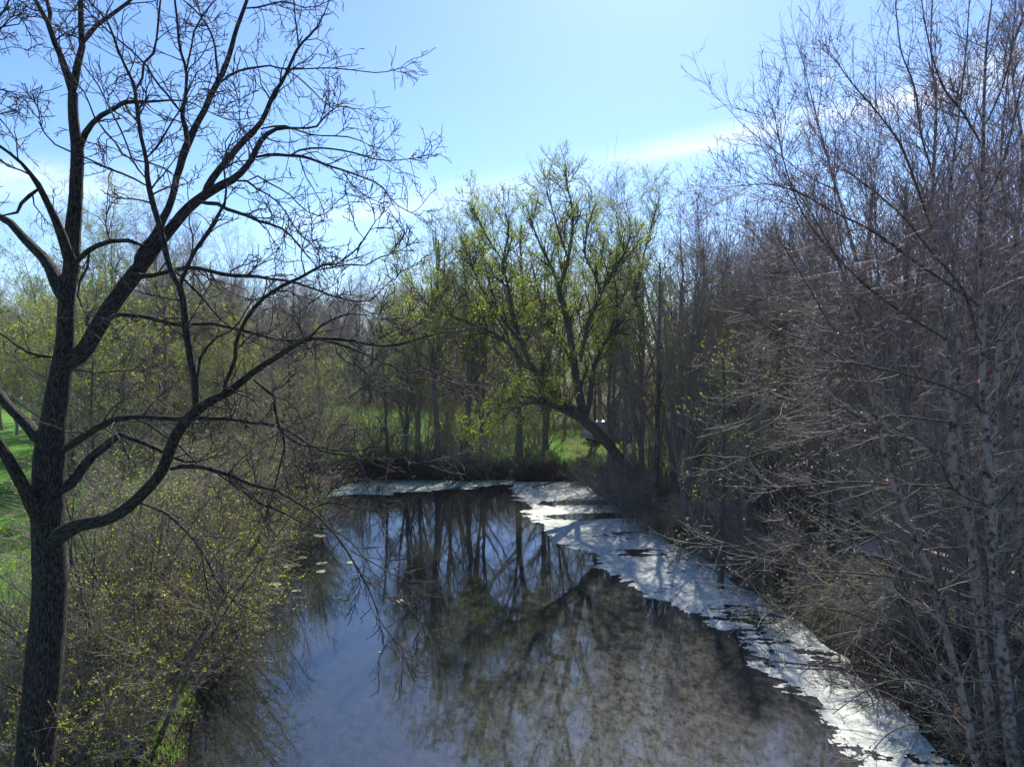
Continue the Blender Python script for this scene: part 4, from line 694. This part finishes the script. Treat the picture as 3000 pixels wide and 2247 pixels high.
# ------------------------------------------------------------------ path and far track
def strip(name, pts, w, mt, dz=.03, label=None):
    Pt, _, ln = smooth_poly([(x, y, 0) for x, y in pts], [1]*len(pts), 60); T = unit(np.gradient(Pt, axis=0)); nrm = np.stack([-T[:, 1], T[:, 0], 0*T[:, 0]], 1); rowsv = []
    for q in np.linspace(-1, 1, 7):
        A_ = Pt+nrm*(q*w/2*(1+.12*np.sin(np.arange(60)*1.3+q*2)))[:, None]; A_[:, 2] = ground(A_[:, 0], A_[:, 1])+dz*(1-abs(q)**4*1.6); rowsv.append(A_)
    V = np.stack(rowsv, 1).reshape(-1, 3); i, j = np.meshgrid(np.arange(6), np.arange(59)); b = (j*7+i).ravel()
    return tag(link(bpy.data.objects.new(name, mesh_np(name, V, np.stack([b, b+1, b+8, b+7], 1), mt, True))), label, kind='structure')
M['gravel'] = plain('gravel', (.22, .18, .15), (.42, .37, .32), rough=.95, spec=.1, scale=9)
strip('path', [(9.4, 34), (11.3, 35.3), (13.5, 35.5), (16, 33), (16.6, 30), (14.5, 27.5), (13.2, 26)], 1.5, M['gravel'], .05)
strip('road', [(7, 71), (12, 71.5), (18, 73), (30, 74), (60, 76)], 3.2, M['gravel'], .06)
# ------------------------------------------------------------------ boxes
def box_bm(list_, bev=0.0):
    Vs, Fs = [], []
    for (cx, cy, cz), (sx, sy, sz), *rot in list_:
        a = rot[0] if rot else 0; o_ = len(Vs)
        for dx in (-1, 1):
            for dy in (-1, 1):
                for dz in (-1, 1):
                    X, Y = dx*sx/2, dy*sy/2; Vs.append((cx+X*math.cos(a)-Y*math.sin(a), cy+X*math.sin(a)+Y*math.cos(a), cz+dz*sz/2))
        Fs += [tuple(o_+q for q in f) for f in ((0, 1, 3, 2), (4, 6, 7, 5), (0, 4, 5, 1), (2, 3, 7, 6), (0, 2, 6, 4), (1, 5, 7, 3))]
    return Vs, Fs
def box_obj(name, list_, mt, parent, bev=.01):
    Vs, Fs = box_bm(list_); me = bpy.data.meshes.new(name); me.from_pydata(Vs, [], Fs); me.materials.append(mt)
    o = part(name, me, parent)
    if bev: b = o.modifiers.new('bevel', 'BEVEL'); b.width = bev; b.segments = 2
    return o
M['redwood'] = plain('red_painted_wood', (.50, .26, .22), (.68, .46, .42), rough=.5, spec=.5, scale=7)
M['deckwood'] = plain('weathered_deck', (.24, .22, .21), (.42, .38, .35), rough=.7, scale=8)
M['darkred'] = plain('dark_red_beam', (.13, .035, .03), (.20, .06, .05), rough=.7)
M['stone'] = plain('pale_concrete', (.30, .27, .22), (.40, .36, .30), rough=.9)
bx0, by0 = 13.6, 25.6; bl, bw = 9.0, 2.1; ang = math.atan2(-7.6, 4.0)
br = empty('footbridge', (bx0, by0, 0), 'weathered wooden footbridge with reddish rails at the right edge behind the birches', 'bridge'); br.rotation_euler = (0, 0, ang)
zb = .62
box_obj('deck', [((k*.16+.08, bw/2, zb), (.145, bw, .05)) for k in range(int(bl/.16))], M['deckwood'], br, .006)
for yy in (-.05, bw+.05): box_obj('beam', [((bl/2, yy, zb-.16), (bl, .12, .30))], M['darkred'], br)
for yy in (.02, bw-.02):
    rl_ = box_obj('rail', [((bl/2, yy, zb+.50), (bl, .34, .07)), ((bl/2, yy, zb+.25), (bl, .08, .20))], M['redwood'], br)
    for k in range(6): box_obj('post', [((.1+k*(bl-.2)/5, yy+(.08 if yy > 1 else -.08), zb+.12), (.10, .10, .70))], M['redwood'], br)
for xx in (.25, bl-.25): box_obj('abutment', [((xx, bw/2, .24), (.5, bw+.5, .40))], M['stone'], br, .02)
for xx in (3.0, 6.0): box_obj('pier', [((xx, bw/2, .1), (.25, bw, .7))], M['darkred'], br, .02)
# parked car far behind the leaning tree
M['carpaint'] = plain('pale_blue_paint', (.22, .26, .30), (.25, .29, .33), rough=.3, spec=.6)
M['carglass'] = plain('dark_glass', (.02, .03, .04), (.03, .04, .05), rough=.08, spec=.8)
M['tyre'] = plain('tyre_rubber', (.02, .02, .02), (.03, .03, .03), rough=.9)
M['chrome'] = plain('wheel_metal', (.5, .5, .5), (.55, .55, .55), rough=.3)
M['white'] = plain('white_roof_paint', (.75, .76, .78), (.8, .8, .82), rough=.3, spec=.6)
cxp = gx(1785, 58); car = empty('parked_car', (cxp, 58, gz(cxp, 58)+.02), 'pale parked car glimpsed through branches behind the leaning tree', 'car'); car.rotation_euler = (0, 0, .5)
prof = [(-2.1, .35), (-2.15, .75), (-2.0, 1.0), (-1.75, 1.55), (-1.5, 1.68), (.1, 1.66), (.85, 1.12), (1.9, .98), (2.15, .75), (2.15, .35)]
def loft(prof, hw, top):
    Vs = []; n = len(prof)
    for sgn, k in ((-1, 1), (-1, .0), (1, .0), (1, 1)):
        for x, z in prof:
            inn = .0 if z < 1.05 else .16; Vs.append((x, sgn*(hw-inn-(.0 if k else .05)), z+(.0 if k else .0)))
    Fs = []
    for a in range(3):
        for q in range(n): Fs.append((a*n+q, a*n+(q+1) % n, (a+1)*n+(q+1) % n, (a+1)*n+q))
    Fs.append(tuple(range(n))); Fs.append(tuple(reversed(range(3*n, 4*n)))); return Vs, Fs
Vs, Fs = loft(prof, .88, 1); me = bpy.data.meshes.new('car_body'); me.from_pydata(Vs, [], Fs); me.materials.append(M['carpaint']); bo = part('body', me, car); bb = bo.modifiers.new('bevel', 'BEVEL'); bb.width = .05; bb.segments = 2
box_obj('roof', [((-.7, 0, 1.70), (1.7, 1.36, .05))], M['white'], car, .02)
for sg in (-1, 1): box_obj('window', [((-.95, sg*.735, 1.33), (1.0, .03, .36)), ((.08, sg*.735, 1.30), (.75, .03, .32))], M['carglass'], car, .01)
me = bpy.data.meshes.new('windscreen'); me.from_pydata([(.16, -.62, 1.63), (.16, .62, 1.63), (.83, .70, 1.17), (.83, -.70, 1.17), (.14, -.62, 1.60), (.14, .62, 1.60), (.80, .70, 1.14), (.80, -.70, 1.14)], [], [(0, 3, 2, 1), (4, 5, 6, 7), (0, 1, 5, 4), (2, 3, 7, 6), (1, 2, 6, 5), (3, 0, 4, 7)])
for v in me.vertices: v.co.x += .03; v.co.z += .02
me.materials.append(M['carglass']); part('windscreen', me, car)
box_obj('rear_window', [((-1.93, 0, 1.32), (.06, 1.2, .34))], M['carglass'], car, .01)
for sg in (-1, 1): box_obj('headlight', [((2.13, sg*.62, .72), (.08, .3, .14))], M['white'], car, .02)
def cyl(name, r, w, mt, parent, loc):
    n = 24; Vs = []; 
    for yy in (-w/2, w/2):
        for k in range(n): Vs.append((r*math.cos(k*2*math.pi/n), yy, r*math.sin(k*2*math.pi/n)))
    Fs = [(k, (k+1) % n, n+(k+1) % n, n+k) for k in range(n)]+[tuple(reversed(range(n))), tuple(range(n, 2*n))]
    me = bpy.data.meshes.new(name); me.from_pydata(Vs, [], Fs); me.materials.append(mt); o = part(name, me, parent); o.location = loc; return o
for xx in (-1.35, 1.35):
    for sg in (-1, 1):
        w_ = cyl('wheel', .33, .2, M['tyre'], car, (xx, sg*.82, .33)); cyl('rim', .2, .22, M['chrome'], w_, (0, 0, 0))
# ------------------------------------------------------------------ thin spring haze
mh, nth, oh = mat('air_haze'); pv = N(nth, 'ShaderNodeVolumePrincipled', Density=.0002, Anisotropy=.2); pv.inputs['Color'].default_value = (.90, .93, 1, 1); nth.links.new(pv.outputs[0], oh.inputs['Volume'])
Vs, Fs = box_bm([((0, 560, 13), (1600, 1800, 30))]); me = bpy.data.meshes.new('haze'); me.from_pydata(Vs, [], Fs); me.materials.append(mh); tag(link(bpy.data.objects.new('haze', me)), 'thin pale air between the trees', 'haze', kind='stuff')
# ------------------------------------------------------------------ sky, sun, camera
SUN_AZ, SUN_EL = R_(11), R_(41)
w = bpy.data.worlds.new('World'); bpy.context.scene.world = w; w.use_nodes = True; nt = w.node_tree; nt.nodes.clear(); L = nt.links.new
out = nt.nodes.new('ShaderNodeOutputWorld'); bg = N(nt, 'ShaderNodeBackground'); bg.inputs['Strength'].default_value = .112
sky = N(nt, 'ShaderNodeTexSky', sky_type='NISHITA'); sky.sun_disc = False; sky.sun_elevation = SUN_EL; sky.sun_rotation = SUN_AZ; sky.air_density = 1.0; sky.dust_density = .35; sky.ozone_density = 4.0
tc = N(nt, 'ShaderNodeTexCoord'); sp = N(nt, 'ShaderNodeSeparateXYZ'); L(tc.outputs['Generated'], sp.inputs[0])
def MA(op, a, b=None):
    n = N(nt, 'ShaderNodeMath', operation=op)
    for k, v in enumerate((a, b)):
        if v is None: continue
        if isinstance(v, (int, float)): n.inputs[k].default_value = v
        else: L(v, n.inputs[k])
    return n.outputs[0]
yy = MA('MAXIMUM', sp.outputs[1], .02); u = MA('DIVIDE', sp.outputs[0], yy); v = MA('DIVIDE', sp.outputs[2], yy)
cb = N(nt, 'ShaderNodeCombineXYZ'); L(u, cb.inputs[0]); L(v, cb.inputs[1]); mp = N(nt, 'ShaderNodeMapping'); mp.inputs['Rotation'].default_value = (0, 0, -.2); mp.inputs['Scale'].default_value = (2.2, 12, 1); L(cb.outputs[0], mp.inputs['Vector'])
nz = N(nt, 'ShaderNodeTexNoise', Scale=2.0, Detail=7.0, Roughness=.6); L(mp.outputs[0], nz.inputs['Vector'])
tot = None   # thin cirrus streaks: direction (u=x/y, v=z/y), half length, half width, tilt, density
for cu, cv, ll, ww, tl, dn in [(.27, .290, .17, .015, .19, .65), (.58, .355, .16, .020, .20, .7), (.66, .40, .10, .015, .3, .5), (.432, .374, .012, .004, .3, .9), (-.66, .235, .13, .030, -.05, .7), (-.15, .20, .20, .022, .15, .45)]:
    du = MA('SUBTRACT', u, cu); dv = MA('SUBTRACT', v, cv); a = MA('ADD', MA('MULTIPLY', du, math.cos(tl)), MA('MULTIPLY', dv, math.sin(tl))); b = MA('SUBTRACT', MA('MULTIPLY', dv, math.cos(tl)), MA('MULTIPLY', du, math.sin(tl)))
    e = MA('ADD', MA('POWER', MA('DIVIDE', a, ll), 2.0), MA('POWER', MA('ABSOLUTE', MA('DIVIDE', b, ww)), 2.0)); f = MA('MULTIPLY', MA('EXPONENT', MA('MULTIPLY', e, -1.0)), dn)
    tot = f if tot is None else MA('ADD', tot, f)
rr = ramp(nt, [(.30, (0, 0, 0)), (.68, (1, 1, 1))]); L(nz.outputs['Fac'], rr.inputs['Fac'])
cf = MA('MINIMUM', MA('MULTIPLY', tot, MA('ADD', MA('MULTIPLY', rr.outputs[0], .9), .1)), 1.0)
mx = N(nt, 'ShaderNodeMixRGB'); L(cf, mx.inputs['Fac']); tn = N(nt, 'ShaderNodeMixRGB', blend_type='MULTIPLY'); tn.inputs['Fac'].default_value = 1; tn.inputs['Color2'].default_value = (.70, .82, 1.03, 1); L(sky.outputs[0], tn.inputs['Color1']); L(tn.outputs[0], mx.inputs['Color1']); mx.inputs['Color2'].default_value = (7.6, 8.0, 8.8, 1)
L(mx.outputs[0], bg.inputs['Color']); L(bg.outputs[0], out.inputs[0])
sd = bpy.data.lights.new('sun', 'SUN'); sd.energy = 5.0; sd.angle = R_(.55); sd.color = (1, .95, .87); so = bpy.data.objects.new('sun', sd); link(so)
dirv = Vector((math.sin(SUN_AZ)*math.cos(SUN_EL), math.cos(SUN_AZ)*math.cos(SUN_EL), math.sin(SUN_EL))); so.rotation_euler = dirv.to_track_quat('Z', 'Y').to_euler(); so.location = (0, 0, 40)
cam = bpy.data.cameras.new('camera'); cam.sensor_width = 36; cam.lens = F/3000*36; cam.clip_end = 3000; cam.clip_start = .05
co = bpy.data.objects.new('camera', cam); link(co); co.location = (0, 0, CAMZ); co.rotation_euler = (math.pi/2-PITCH, 0, 0); bpy.context.scene.camera = co
sc = bpy.context.scene; vs = sc.view_settings; vs.view_transform = 'Standard'; vs.look = 'None'; vs.exposure = .80; vs.gamma = 1
sc.cycles.max_bounces = 6; sc.cycles.diffuse_bounces = 3; sc.cycles.glossy_bounces = 3; sc.cycles.transmission_bounces = 3; sc.cycles.transparent_max_bounces = 4
sc.cycles.use_denoising = True
